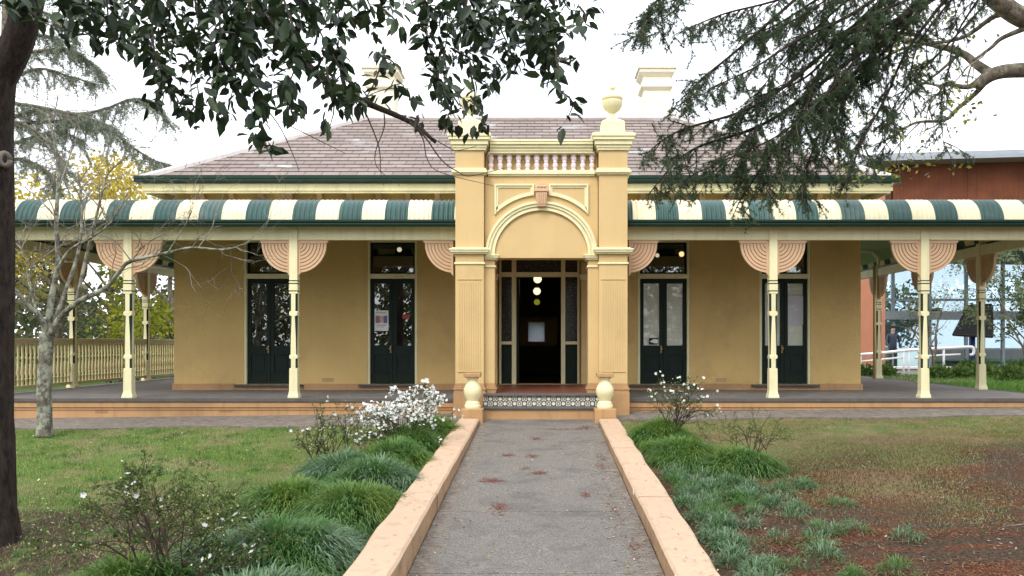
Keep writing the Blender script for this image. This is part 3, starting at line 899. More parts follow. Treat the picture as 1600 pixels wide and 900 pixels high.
# arch mouldings
mb = MB(); H = .95
for r0,r1,t in ((.735,.775,.05),(.775,.80,.03),(.80,.845,.06),(.845,.868,.08),(.868,.888,.05)):
    mb.band(0,3.18,r0,r1,0,math.pi,YP+.139-t,YP+.139,48,H)
mb.build('arch_moulding', M['cream'], porch, smooth=True, auto=30)
def frame_strip(mb, path, w, y0, y1):
    """closed strip of constant width inside an outline"""
    n = len(path); inner = []
    for i in range(n):
        p0,p1,p2 = Vector(path[i-1]),Vector(path[i]),Vector(path[(i+1)%n])
        d0,d1 = (p1-p0).normalized(),(p2-p1).normalized()
        n0,n1 = Vector((-d0.y,d0.x)),Vector((-d1.y,d1.x))
        k = n0+n1; k = k/max(.25,k.dot(n0))
        inner.append(p1+k*w)
    v = []
    for p,q in zip(path,inner): v += [(p[0],y0,p[1]),(q.x,y0,q.y),(q.x,y1,q.y),(p[0],y1,p[1])]
    f = []
    for i in range(n):
        b, c = i*4, ((i+1)%n)*4
        for k in range(4): f.append((b+k,b+(k+1)%4,c+(k+1)%4,c+k))
    mb.add(v,f)
for s in (-1,1):
    outer = [(-.74,4.30),(-.74,3.66)]
    a0 = math.acos(-.74/.995); a1 = math.acos(-.115/.995)
    arc = [(.995*math.cos(a0+(a1-a0)*i/14), 3.18+.95*.995*math.sin(a0+(a1-a0)*i/14)) for i in range(15)]
    outer = [(-.74,4.30)] + arc + [(-.115,4.30)]
    if s > 0: outer = [(-p[0],p[1]) for p in outer][::-1]
    mb = MB(); frame_strip(mb, outer, .028, YP+.105, YP+.139)
    inner = []
    frame_strip(mb, outer, .06, YP+.125, YP+.1385)
    mb.build('panel_moulding', M['cream'], porch)
ks = MB()
ks.prism([(-.065,3.93),(.065,3.93),(.095,4.16),(-.095,4.16)], YP+.0, YP+.138, 'y')
ks.box(-.11,.11,YP-.02,YP+.137,4.16,4.20)
ks.prism([(-.10,4.20),(.10,4.20),(.085,4.25),(.045,4.285),(0,4.30),(-.045,4.285),(-.085,4.25)],YP-.005,YP+.137,'y')
for x in (-.055,-.02,.02,.055): ks.prism([(x*.8-.008,3.96),(x*.8+.008,3.96),(x+.01,4.14),(x-.01,4.14)],YP-.018,YP-.0005,'y')
for x in (-.05,0,.05): ks.lathe([(0,4.215),(.018,4.222),(.022,4.235),(.018,4.248),(0,4.255)],x,YP-.005,10)
ks.build('keystone', M['terra'], porch, bevel=.004)
# string course and balustrade
mb = MB(); 
for z_0,z_1,e in ((4.42,4.445,.03),(4.445,4.485,.05),(4.485,4.515,.03)): mb.box(-.842,.842,YP+.14-e,YP+.34,z_0,z_1)
mb.build('string_course', M['cream'], porch, bevel=.006)
bp = [(.040,0),(.040,.03),(.026,.04),(.040,.07),(.044,.095),(.034,.12),(.024,.13),(.036,.14),(.036,.16),(.030,.165),(.046,.19),(.048,.215),(.030,.235),(.045,.24),(.045,.262)]
m2 = MB(); m2.lathe(bp,0,0,14); pb = m2.build('baluster', M['lilac'], porch, smooth=True, recentre=False, auto=45)
first(pb, (-.80,YP+.20,4.516))
for i in range(1,12): copy_tree(pb, porch, (-.80+i*1.6/11, YP+.20, 4.516))
mb = MB()
for z_0,z_1,e in ((4.78,4.815,.04),(4.815,4.86,.055),(4.86,4.905,.08),(4.905,4.945,.11),(4.945,4.98,.12)): mb.box(-.81,.81,YP+.14-e,YP+.46,z_0,z_1)
mb.build('cornice', M['cream'], porch, bevel=.007)
mb = MB(); mb.box(-.95,.95,YP+.465,14.8,4.41,4.45); mb.build('parapet_gutter', M['nosing'], porch)
# porch floor and steps
mb = MB(); mb.box(-.86,.86,YP+.05,YW+.12,.93,ZS-.006); mb.box(-1.33,-.862,YP+.47,YW-.17,.91,ZS-.009); mb.box(.862,1.33,YP+.47,YW-.17,.91,ZS-.009)
mb.build('porch_floor', M['tile_red'], porch)
mb = MB(); mb.box(-.90,.90,YP-.20,YP+.05,.965,ZS-.003); mb.box(-.92,.92,YP-.36,YP-.151,.775,.815); mb.build('step_nosing', M['nosing'], porch, bevel=.01)
mb = MB(); mb.box(-.90,.90,YP-.33,YP-.16,.4,.774); mb.build('step_base', M['base'], porch)
def tile_mat():
    m = bpy.data.materials.new('patterned_tile'); n, l, p = nodes_of(m)
    geo = n.new("ShaderNodeNewGeometry"); mp = n.new("ShaderNodeMapping"); s = 1/.075
    mp.inputs["Scale"].default_value = (s,s,s); mp.inputs["Location"].default_value=(0,0,-.816*s)
    l.new(geo.outputs["Position"], mp.inputs[0])
    sx = n.new("ShaderNodeSeparateXYZ"); l.new(mp.outputs[0], sx.inputs[0])
    def math_(op,a,b=None,c=None):
        k = n.new("ShaderNodeMath"); k.operation = op
        for i,v in enumerate((a,b,c)):
            if v is None: continue
            if isinstance(v,(int,float)): k.inputs[i].default_value = v
            else: l.new(v,k.inputs[i])
        return k.outputs[0]
    fx = math_('SUBTRACT', math_('FRACT', sx.outputs["X"]), .5); fz = math_('SUBTRACT', math_('FRACT', sx.outputs["Z"]), .5)
    d = math_('SQRT', math_('ADD', math_('MULTIPLY',fx,fx), math_('MULTIPLY',fz,fz)))
    par = math_('FRACT', math_('MULTIPLY', math_('ADD', math_('FLOOR', sx.outputs["X"]), math_('FLOOR', sx.outputs["Z"])), .5))
    par = math_('GREATER_THAN', par, .25)
    ringm = math_('COMPARE', d, .28, .09)             # dark ring tiles
    disc = math_('LESS_THAN', d, .36)                 # light disc tiles
    edge = math_('GREATER_THAN', math_('MAXIMUM', math_('ABSOLUTE',fx), math_('ABSOLUTE',fz)), .46)
    a = math_('SUBTRACT', 1.0, ringm)
    light = math_('ADD', math_('MULTIPLY', par, a), math_('MULTIPLY', math_('SUBTRACT',1.0,par), disc))
    light = math_('MULTIPLY', light, math_('SUBTRACT',1.0,edge))
    mx = n.new("ShaderNodeMixRGB"); mx.inputs[1].default_value=(.035,.04,.045,1); mx.inputs[2].default_value=(.66,.63,.52,1)
    l.new(light, mx.inputs[0]); l.new(mx.outputs[0], p.inputs["Base Color"]); p.inputs["Roughness"].default_value=.3
    return m
M['tiles'] = tile_mat()
mb = MB(); mb.box(-.90,.90,YP-.17,YP-.1,.8155,.9645); mb.build('tiled_riser', M['tiles'], porch)
mb = MB(); mb.box(-.90,.90,YP-.0995,YP+.049,.5,.9645); mb.build('step_core', M['base'], porch)
# ------------------------------------------------------------------ ground
def mth(n, l, op, *a):
    k = n.new("ShaderNodeMath"); k.operation = op
    for i, v in enumerate(a):
        if isinstance(v, (int, float)): k.inputs[i].default_value = v
        else: l.new(v, k.inputs[i])
    return k.outputs[0]
def noise(n, l, vec, scale, detail=5, rough=.6):
    k = n.new("ShaderNodeTexNoise"); k.inputs["Scale"].default_value = scale; k.inputs["Detail"].default_value = detail; k.inputs["Roughness"].default_value = rough
    l.new(vec, k.inputs["Vector"]); return k.outputs["Fac"]
def step(n, l, v, a, b, hi=1.0):
    k = n.new("ShaderNodeMapRange"); k.interpolation_type = 'SMOOTHSTEP'
    l.new(v, k.inputs[0]); k.inputs[1].default_value = a; k.inputs[2].default_value = b; k.inputs[4].default_value = hi
    return k.outputs[0]
def mixc(n, l, f, a, b):
    k = n.new("ShaderNodeMixRGB")
    for i, v in enumerate((f, a, b)):
        if isinstance(v, tuple): k.inputs[i].default_value = v + (1,)
        elif isinstance(v, (int, float)): k.inputs[i].default_value = v
        else: l.new(v, k.inputs[i])
    return k.outputs[0]

def ground_mat():
    m = bpy.data.materials.new('lawn_ground'); n, l, p = nodes_of(m)
    geo = n.new("ShaderNodeNewGeometry"); pos = geo.outputs["Position"]
    s = n.new("ShaderNodeSeparateXYZ"); l.new(pos, s.inputs[0]); x, y = s.outputs[0], s.outputs[1]
    big = noise(n, l, pos, .7); mid = noise(n, l, pos, 3.5); mpg = n.new('ShaderNodeMapping'); mpg.inputs['Scale'].default_value = (.55,1.5,1); l.new(pos, mpg.inputs[0]); streak = noise(n, l, mpg.outputs[0], 3.2, 8, .75); fine = noise(n, l, pos, 40, 6, .75)
    green = mixc(n, l, step(n, l, fine, .35, .65), (.07,.115,.028), (.16,.21,.07))
    straw = mixc(n, l, step(n, l, fine, .35, .65), (.16,.125,.06), (.30,.25,.13))
    soil = mixc(n, l, step(n, l, fine, .35, .68), (.028,.02,.014), (.12,.082,.056))
    needle = mixc(n, l, step(n, l, fine, .35, .68), (.05,.024,.015), (.19,.068,.034))
    lawn = mixc(n, l, step(n, l, mid, .50, .68, .8), green, straw)
    # left: bare soil under the near tree
    d = mth(n, l, 'ADD', mth(n, l, 'MULTIPLY', mth(n, l, 'SUBTRACT', big, .5), 3.0), mth(n, l, 'SUBTRACT', 8.7, y))
    soilm = mth(n, l, 'MULTIPLY', step(n, l, d, -.5, 1.2), step(n, l, x, -1.6, -2.6))
    left = mixc(n, l, mth(n, l, 'MULTIPLY', soilm, step(n, l, mid, .3, .5)), lawn, soil)
    pale = 0
    d2 = mth(n, l, 'ADD', mth(n, l, 'MULTIPLY', mth(n, l, 'SUBTRACT', big, .5), 4.0), mth(n, l, 'ADD', mth(n, l, 'SUBTRACT', 9.7, y), mth(n, l, 'MULTIPLY', x, .25)))
    right_far = mixc(n, l, step(n, l, mid, .42, .62), green, straw)
    right = mixc(n, l, step(n, l, d2, -1.0, 1.2), right_far, mixc(n, l, step(n, l, streak, .47, .60, .9), soil, needle))
    bx = mth(n, l, 'ADD', x, mth(n, l, 'MULTIPLY', mth(n, l, 'SUBTRACT', mid, .5), .9))
    bed = mth(n, l, 'MULTIPLY', step(n, l, bx, -2.75, -2.35), step(n, l, y, 12.6, 12.0))
    left = mixc(n, l, bed, left, mixc(n, l, step(n, l, fine, .35, .68), (.03,.022,.014), (.09,.065,.045)))
    near = mixc(n, l, step(n, l, x, -.3, .3), left, right)
    far = mixc(n, l, step(n, l, y, 17, 24), near, (.055,.11,.025))
    l.new(far, p.inputs["Base Color"]); p.inputs["Roughness"].default_value = .95; p.inputs["Specular IOR Level"].default_value = .1
    bp = n.new("ShaderNodeBump"); bp.inputs["Strength"].default_value = .8; bp.inputs["Distance"].default_value = .03
    l.new(fine, bp.inputs["Height"]); l.new(bp.outputs[0], p.inputs["Normal"])
    return m
xs = np.concatenate([[-900,-300,-100,-50,-30,-20], np.arange(-14,14.01,.35), [20,30,50,100,300,900]])
ys = np.concatenate([[-300,-100,-50,-20], np.arange(-8,16.01,.35), [20,25,35,50,100,300,900,1500]])
GX, GY = np.meshgrid(xs, ys)
GZ = gz(GX, GY) - .012 + .012*np.sin(GX*1.7+np.sin(GY*1.3))*np.cos(GY*2.1)*(abs(GX)<14)
# far land outside the garden drops a little, level to the horizon
mb = MB(); nx = len(xs)
mb.v = [tuple(p) for p in np.stack([GX,GY,GZ],-1).reshape(-1,3).tolist()]
for j in range(len(ys)-1):
    for i in range(nx-1):
        mb.f.append((j*nx+i,j*nx+i+1,(j+1)*nx+i+1,(j+1)*nx+i)); mb.m.append(0); mb.uv.append(None)
tag(mb.build('ground', ground_mat(), None, smooth=True, recentre=False), kind='structure')

# ------------------------------------------------------------------ path of concrete slabs
def path_mat():
    m = bpy.data.materials.new('path_concrete'); n, l, p = nodes_of(m)
    geo = n.new("ShaderNodeNewGeometry"); pos = geo.outputs["Position"]
    f = noise(n, l, pos, 75, 4, .85); g = noise(n, l, pos, 2.2, 7, .7); h = noise(n, l, pos, 9, 8, .75)
    a = mixc(n, l, step(n, l, f, .36, .66), (.072,.064,.055), (.255,.232,.202))
    a = mixc(n, l, step(n, l, g, .46, .68, .60), a, (.075,.07,.066))
    a = mixc(n, l, step(n, l, h, .55, .72, .50), a, (.30,.285,.26))
    s = n.new("ShaderNodeSeparateXYZ"); l.new(pos, s.inputs[0])
    e = mth(n, l, 'ADD', mth(n, l, 'ABSOLUTE', mth(n, l, 'ADD', s.outputs[0], .03)), mth(n, l, 'MULTIPLY', mth(n, l, 'SUBTRACT', g, .5), .55))
    a = mixc(n, l, step(n, l, e, .70, .86, .55), a, mixc(n, l, step(n, l, h, .4, .6), (.13,.085,.06), (.25,.22,.18)))
    l.new(a, p.inputs["Base Color"]); p.inputs["Roughness"].default_value = .85
    bp = n.new("ShaderNodeBump"); bp.inputs["Strength"].default_value = .35; bp.inputs["Distance"].default_value = .01
    l.new(f, bp.inputs["Height"]); l.new(bp.outputs[0], p.inputs["Normal"])
    return m
M['path'] = path_mat()
def pz(y): return -0.115 + .0556*y + .006
PXL, PXR = -.912, .838
mb = MB()
js = [13.3, 12.35, 10.9, 9.27, 7.58, 5.9, 4.2, 2.5, .8, -1, -3]
js = js[::-1]
for a, b in zip(js, js[1:]):
    a += .007; b -= .007
    v = []
    for (x, yy) in ((PXL,a),(PXR,a),(PXR,b),(PXL,b)): v.append((x,yy,pz(yy)-.05))
    for (x, yy) in ((PXL,a),(PXR,a),(PXR,b),(PXL,b)): v.append((x,yy,pz(yy)+.004))
    mb.add(v, [(0,3,2,1),(4,5,6,7),(0,1,5,4),(1,2,6,5),(2,3,7,6),(3,0,4,7)])
tag(mb.build('path', M['path'], None, bevel=.006), kind='structure')
mb = MB()
for x0, x1 in ((-16,-.92),(.845,16)):
    n = 24
    for i in range(n):
        a, b = x0+(x1-x0)*i/n, x0+(x1-x0)*(i+1)/n
        y0a = (12.72 if x0 < 0 else 13.02) + .10*math.sin(a*2.1); y0b = (12.72 if x0 < 0 else 13.02) + .10*math.sin(b*2.1)
        v = []
        for dz in (-.05, .018):
            for (x, yy) in ((a,y0a),(b,y0b),(b,13.95),(a,13.95)): v.append((x,yy,float(gz(x,yy))+dz))
        mb.add(v, [(4,5,6,7),(0,1,5,4),(2,3,7,6)])
v = []
for dz in (-.05,.012):
    for (x, yy) in ((-.918,13.305),(.843,13.305),(.843,13.9),(-.918,13.9)): v.append((x,yy,pz(13.0)+dz))
mb.add(v, [(4,5,6,7),(0,1,5,4)])
tag(mb.build('footpath', M['path'], None), kind='structure')

# ------------------------------------------------------------------ low painted kerb walls and their baluster posts
def kerb(x0, x1, h0, h1, label, seed):
    rng = random.Random(seed); mb = MB()
    ends = [12.74, 10.2, 7.6, 5.0, 2.4, .2, -2.0]
    for b, a in zip(ends, ends[1:]):
        a2, b2 = a+.003, b-.003
        n = 9; V = []
        for i in range(n+1):
            y = a2+(b2-a2)*i/n
            t = (y-5)/(12.8-5); h = h0+(h1-h0)*max(-1,min(1.0,t))
            z = pz(y); wob = rng.uniform(-.012,.012); w2 = rng.uniform(-.004,.004)
            xi = (x0+w2, x1+wob) if x0 > 0 else (x0+wob, x1+w2)
            c = .018
            V += [(xi[0],y,z-.25),(xi[1],y,z-.25),(xi[1],y,z+h-c),(xi[1]-c,y,z+h),(xi[0]+c,y,z+h+rng.uniform(-.003,.003)),(xi[0],y,z+h-c)]
        F = []
        for i in range(n):
            for k in range(6): F.append((i*6+k,i*6+(k+1)%6,(i+1)*6+(k+1)%6,(i+1)*6+k))
        F += [tuple(range(6)), tuple(n*6+k for k in range(5,-1,-1))]
        mb.add(V, F)
    o = mb.build('kerb_wall', [M['kerb'], M['kerb_side']], None, smooth=True, auto=25)
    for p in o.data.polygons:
        if abs(p.normal.z) < .3: p.material_index = 1  # upright faces take a browner, darker colour than the top
    return tag(o, label, 'kerb wall', 'low painted walls along the path')
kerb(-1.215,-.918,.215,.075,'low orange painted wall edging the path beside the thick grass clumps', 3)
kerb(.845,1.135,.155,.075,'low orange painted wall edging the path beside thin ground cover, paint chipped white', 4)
mb = MB()
for y, z, s in ((7.9,.10,.035),(5.45,.09,.05),(5.35,.06,.03)):
    n = 7; c = Vector((.8425,y,pz(y)+z))
    v = [c+Vector((0,s*rr*math.cos(2*math.pi*i/n)*1.3,s*rr*math.sin(2*math.pi*i/n))) for i,rr in zip(range(n),(1,.7,1.1,.8,1,.6,.9))]
    v2 = [q-Vector((.002,0,0)) for q in v]
    mb.add(v+v2,[tuple(range(n)),tuple(range(2*n-1,n-1,-1))]+[(i,i+n,(i+1)%n+n,(i+1)%n) for i in range(n)])
k2 = bpy.data.objects['kerb_wall.001']
mb.build('paint_chip', M['white'], k2)

bprof = [(.115,0),(.12,.012),(.12,.05),(.105,.065),(.11,.075),(.10,.095),(.085,.11),(.10,.15),(.125,.20),(.136,.25),(.132,.29),(.112,.34),(.085,.385),(.075,.42),(.078,.43),(.095,.445),(.095,.46),(.085,.465)]
def pedestal(x, label):
    y = 12.93; zb = pz(y)
    t = tag(empty('baluster_post', (x,y,zb)), label, 'post', 'squat baluster posts at the step')
    mb = MB(); mb.box(x-.16,x+.16,y-.16,y+.16,zb-.2,zb+.205); mb.build('plinth', M['base'], t, bevel=.012)
    mb = MB(); mb.lathe([(r,z+zb+.205) for r,z in bprof], x, y, 28); mb.build('baluster', M['urn'], t, smooth=True, auto=45)
    mb = MB(); mb.box(x-.125,x+.125,y-.125,y+.125,zb+.67,zb+.735); mb.build('cap', M['base'], t, bevel=.01)
pedestal(-1.03, 'squat cream baluster post beside the white flowering azalea at the step')
pedestal(.95, 'squat cream baluster post at the step, on the side with the half-bare azalea')

# ------------------------------------------------------------------ grass, litter (uncountable)
def blades(n, pts, h0, h1, w, lean=.5):
    """short single-triangle grass blades at points"""
    m = len(pts); h = RNG.uniform(h0,h1,m)
    a = RNG.uniform(0,2*np.pi,m); ln = RNG.uniform(0,lean,m)
    dx, dy = np.cos(a), np.sin(a)
    ww = RNG.uniform(.6,1.2,m)*w
    b = RNG.uniform(0,2*np.pi,m)
    V = np.empty((m,3,3))
    V[:,0] = pts + np.stack([np.cos(b)*ww, np.sin(b)*ww, 0*ww],-1)
    V[:,1] = pts - np.stack([np.cos(b)*ww, np.sin(b)*ww, 0*ww],-1)
    V[:,2] = pts + np.stack([dx*h*ln, dy*h*ln, h*(1-.35*ln)],-1)
    return V.reshape(-1,3), np.arange(m*3).reshape(m,3)
def vnoise(x, y, s, seed):
    r = np.random.default_rng(seed); o = 0
    for k in range(6):
        a = r.uniform(0,2*np.pi); f = s*r.uniform(.5,2.2); o = o + np.sin((x*np.cos(a)+y*np.sin(a))*f + r.uniform(0,6.3))
    return o/6
def scatter(n, x0, x1, y0, y1, dens):
    """more points near the camera are not needed: even per area, thinned by dens(x,y)"""
    x = RNG.uniform(x0,x1,n); y = RNG.uniform(y0,y1,n)
    vis = np.abs(x) < y*.88+.8
    k = vis & (RNG.uniform(0,1,n) < dens(x,y))
    x, y = x[k], y[k]
    return np.stack([x,y,gz(x,y)-.012],-1)
def dl(x,y):
    soil = np.clip((8.6-y+1.6*vnoise(x,y,.9,1))/1.6,0,1)*np.clip((-1.6-x)/1.0,0,1)
    bed = np.clip((x+2.5+.5*vnoise(x,y,1.5,77))/.4,0,1)
    return np.clip((1-.8*soil)*(1-.93*bed)*(0.62+.75*vnoise(x,y,2.6,2)),.10,1)
p1 = scatter(380000,-9.6,-1.25,4.6,12.75,dl)
def dr(x,y):
    brown = np.clip((9.35-y+.22*x+2.2*vnoise(x,y,.9,3))/1.8,0,1)
    return np.clip((1-brown*.985)*(.72+.7*vnoise(x,y,2.3,4)),.0,1)
p2 = scatter(360000,1.3,9.0,4.6,13.05,dr)
M['grass_l'] = leaf_mat('lawn_grass', [(.075,.165,.022),(.12,.25,.04),(.19,.33,.065),(.27,.34,.10),(.38,.36,.17)], .6, .3, (.38,.32,.18), 1.7)
M['grass_r'] = leaf_mat('dry_lawn_grass', [(.09,.15,.03),(.15,.21,.05),(.22,.25,.08),(.33,.29,.14),(.40,.33,.19)], .6, .3, (.34,.26,.15), 1.2)
pw = scatter(900,-9.6,-2.6,5.5,12.6,lambda x,y: .5+.5*vnoise(x,y,2,33))
pw = np.repeat(pw,26,axis=0); pw[:,:2] += RNG.normal(0,.035,(len(pw),2))
tag(cloud('lawn_weeds', [blades(0,pw,.03,.075,.006,1.3)], leaf_mat('weed_leaf', [(.05,.13,.03),(.08,.19,.05),(.13,.25,.07)], .5, .3)), 'small darker green weed tufts dotted over the lawn', 'weeds', kind='stuff')
tag(cloud('lawn_grass', [blades(0,p1,.018,.05,.0042,.9)], M['grass_l']), 'short green lawn with straw patches in front of the railed verandah', 'grass', kind='stuff')
tag(cloud('dry_grass', [blades(0,p2,.012,.038,.0042,1.2)], M['grass_r']), 'thin dry lawn fading into bare brown ground below the cedar', 'grass', kind='stuff')
# far lawn behind the right verandah
x = RNG.uniform(8.6,30,60000); y = RNG.uniform(17,27,60000); p3 = np.stack([x,y,gz(x,y)-.012],-1)
M['grass_b'] = leaf_mat('bright_grass', [(.05,.13,.015),(.09,.20,.03),(.13,.24,.05)], .6, .25)
tag(cloud('strip_grass', [blades(0,p3,.05,.13,.012,.8)], M['grass_b']), 'bright green strip of grass beyond the verandah posts', 'grass', kind='stuff')

# fallen needles and leaves
def flat_bits(n, pts, l0, l1, w):
    m = len(pts); a = RNG.uniform(0,2*np.pi,m); L = RNG.uniform(l0,l1,m); tilt = RNG.normal(0,.18,m)
    d = np.stack([np.cos(a)*L,np.sin(a)*L,tilt*L],-1); s = np.stack([-np.sin(a)*w,np.cos(a)*w,0*a],-1)
    V = np.empty((m,4,3)); c = pts+np.array([0,0,.006])
    V[:,0]=c-d/2; V[:,1]=c+s; V[:,2]=c+d/2; V[:,3]=c-s
    f = np.arange(m)[:,None]*4
    F = np.concatenate([f+np.array([0,1,2]), f+np.array([0,2,3])])
    return V.reshape(-1,3), F
def dn(x,y):
    brown = np.clip((10.4-y+.25*x+1.6*vnoise(x,y,.8,3))/1.4,0,1)
    return np.clip(.03+brown*(-.05+2.2*vnoise(x*.6,y*1.6,1.9,8)+1.1*vnoise(x*.6,y*1.5,6,18)),0.015,1)
pn = scatter(230000,1.25,9.2,4.6,12.9,dn)
def ds(x,y):
    soil = np.clip((8.8-y+1.6*vnoise(x,y,.9,1))/1.6,0,1)
    return np.clip(.02+soil*(.2+.8*vnoise(x,y,2.1,9)),0.01,1)
ps = scatter(60000,-7,-1.3,4.6,12,ds)
M['needle'] = leaf_mat('fallen_needle', [(.06,.025,.015),(.13,.045,.022),(.21,.075,.035),(.16,.09,.05),(.28,.15,.08)], .8, 0, spec=.15)
M['litter'] = leaf_mat('fallen_leaf_litter', [(.05,.035,.022),(.12,.07,.04),(.20,.13,.08),(.30,.22,.14),(.10,.045,.03)], .8, 0, spec=.15)
pst = scatter(900,1.25,9.2,4.6,12.9,lambda x,y: .35+0*x)
psm = scatter(2600,1.25,9.2,4.6,12.9,lambda x,y: .6+0*x)
tag(cloud('forest_litter', [flat_bits(0,pst,.08,.26,.006), flat_bits(0,psm,.02,.06,.010)], leaf_mat('bleached_bits', [(.10,.07,.05),(.22,.17,.12),(.36,.30,.24),(.16,.08,.05)], .8, 0, spec=.15)), 'pale twigs and bleached dead leaves strewn over the brown ground', 'litter', kind='stuff')
tag(cloud('fallen_needles', [flat_bits(0,pn,.03,.075,.0035)], M['needle']), 'rust brown fallen cedar needles spread over the bare ground', 'needles', kind='stuff')
tag(cloud('leaf_litter', [flat_bits(0,ps,.02,.06,.008)], M['litter']), 'brown leaf litter over bare soil by the dark tree trunk', 'leaf litter', kind='stuff')
pb = scatter(1500,-9.6,-2.4,5.0,12.7,lambda x,y: .6+0*x)
tag(cloud('lawn_leaf_bits', [flat_bits(0,pb+np.array([0,0,.02]),.02,.05,.010)], leaf_mat('pale_leaf_bit', [(.35,.32,.20),(.55,.52,.40),(.30,.20,.08),(.45,.38,.12)], .8, 0)), 'pale fallen leaves and petals scattered over the lawn', 'leaf litter', kind='stuff')
# heaps of red needles washed together on the path, one drift each
def drift(px, py, wpx, hpx, n):
    d = 2585/(py-460); c = np.array([(px-846)/1350*d, d])
    sx, sy = wpx/1350*d/2, hpx*d*d/2585/2
    q = RNG.normal(size=(n,2))*np.array([sx,sy])*.55 + c
    q = q[(q[:,0]>PXL+.01)&(q[:,0]<PXR-.01)]
    return np.stack([q[:,0],q[:,1],pz(q[:,1])+.003],-1)
dr_ = [(770,753,34,8,170),(795,713,22,6,90),(832,714,22,6,90),(842,741,26,6,110),(783,800,30,18,70),(780,793,22,10,80),(838,687,26,6,90),(885,672,80,3,180),(915,669,22,5,120),(915,775,14,8,50),(940,730,28,10,70),(940,715,18,20,60),(820,733,20,4,30),(990,860,30,40,60),(960,800,20,60,70)]
tag(cloud('path_needles', [flat_bits(0,drift(*a),.03,.07,.0035) for a in dr_], leaf_mat('red_needle', [(.13,.045,.03),(.22,.07,.045),(.28,.11,.07)], .8, 0, spec=.15)), 'little drifts of red brown needles lying on the grey path', 'needles', kind='stuff')
q = np.stack([RNG.uniform(PXL,PXR,700), RNG.uniform(4.8,13.2,700)],-1)
q2 = np.stack([RNG.uniform(.5,PXR-.02,380), RNG.uniform(4.8,11,380)],-1)
q3 = np.stack([RNG.uniform(PXL+.01,-.7,200), RNG.uniform(4.8,12.5,200)],-1)
q = np.concatenate([q,q2,q3]); q = np.concatenate([q, pz(q[:,1:2])+.003],1)
qk = np.stack([RNG.uniform(.86,1.12,150), RNG.uniform(4.8,12.5,150)],-1); qk = np.concatenate([qk, pz(qk[:,1:2])+.155-.08*(qk[:,1:2]-5)/7.8+.004],1)
qk2 = np.stack([RNG.uniform(-1.19,-.94,90), RNG.uniform(4.8,12.5,90)],-1); qk2 = np.concatenate([qk2, pz(qk2[:,1:2])+.215-.14*(qk2[:,1:2]-5)/7.8+.004],1)
tag(cloud('path_litter', [flat_bits(0,np.concatenate([q,qk,qk2]),.015,.045,.007)], leaf_mat('yellow_leaf_bit', [(.30,.22,.07),(.40,.33,.16),(.16,.09,.04),(.5,.45,.32),(.20,.10,.06)], .8, 0, spec=.2)), 'scattered small yellow and brown leaves on the path and its walls', 'leaf litter', kind='stuff')
# ------------------------------------------------------------------ border plants
def blade_clump(center, rx, ry, h, n, w=.0055, L0=.15, L1=.30):
    """mound of arching mondo grass: blades start all over the mound, lean outwards and droop"""
    a = RNG.uniform(0,2*np.pi,n); r = np.sqrt(RNG.uniform(0,1,n))
    lump = 1+.16*np.sin(3*a+center[1]*7)+.10*np.sin(5*a+center[0]*9)
    bx, by = np.cos(a)*r*rx*.86*lump, np.sin(a)*r*ry*.86*lump
    base = np.stack([center[0]+bx, center[1]+by, np.zeros(n)],-1)
    base[:,2] = gz(base[:,0],base[:,1]) - .02 + h*.72*(1-r**2)*(.75+.25*vnoise(base[:,0],base[:,1],9,7)+.1*RNG.normal(size=n))
    out = a + RNG.normal(0,.75,n); d = np.stack([np.cos(out),np.sin(out),0*a],-1)
    L = RNG.uniform(L0,L1,n)*(.6+h); k = (.40+.75*r)*RNG.uniform(.5,1.2,n)
    side = np.stack([-np.sin(out),np.cos(out),0*a],-1)*w*RNG.uniform(.6,1.1,n)[:,None]
    V = np.empty((n,7,3))
    for j,(t,ww) in enumerate(((0,.8),(.38,1.0),(.74,.75))):
        hz = (t - .75*k*t*t)*L; ox = (.25*t+.75*t*t)*k*L
        q = base + d*ox[:,None] + np.stack([0*a,0*a,hz],-1)
        V[:,2*j] = q - side*ww; V[:,2*j+1] = q + side*ww
    V[:,6] = base + d*(k*L)[:,None] + np.stack([0*a,0*a,(1-.95*k)*L],-1)
    T = np.array([(0,1,3),(0,3,2),(2,3,5),(2,5,4),(4,5,6)])
    F = T[None]+(np.arange(n)*7)[:,None,None]
    return V.reshape(-1,3), F.reshape(-1,3)
M['mondo'] = leaf_mat('mondo_grass_blade', [(.03,.085,.016),(.07,.17,.03),(.12,.25,.05),(.19,.31,.10),(.10,.17,.06)], .5, .35, (.16,.25,.045), 2.0, spec=.25)
M['mondo_blue'] = leaf_mat('bluish_grass_blade', [(.04,.10,.035),(.10,.19,.085),(.18,.29,.15),(.27,.37,.25),(.09,.16,.06)], .5, .35, (.08,.19,.035), 2.6, spec=.25)
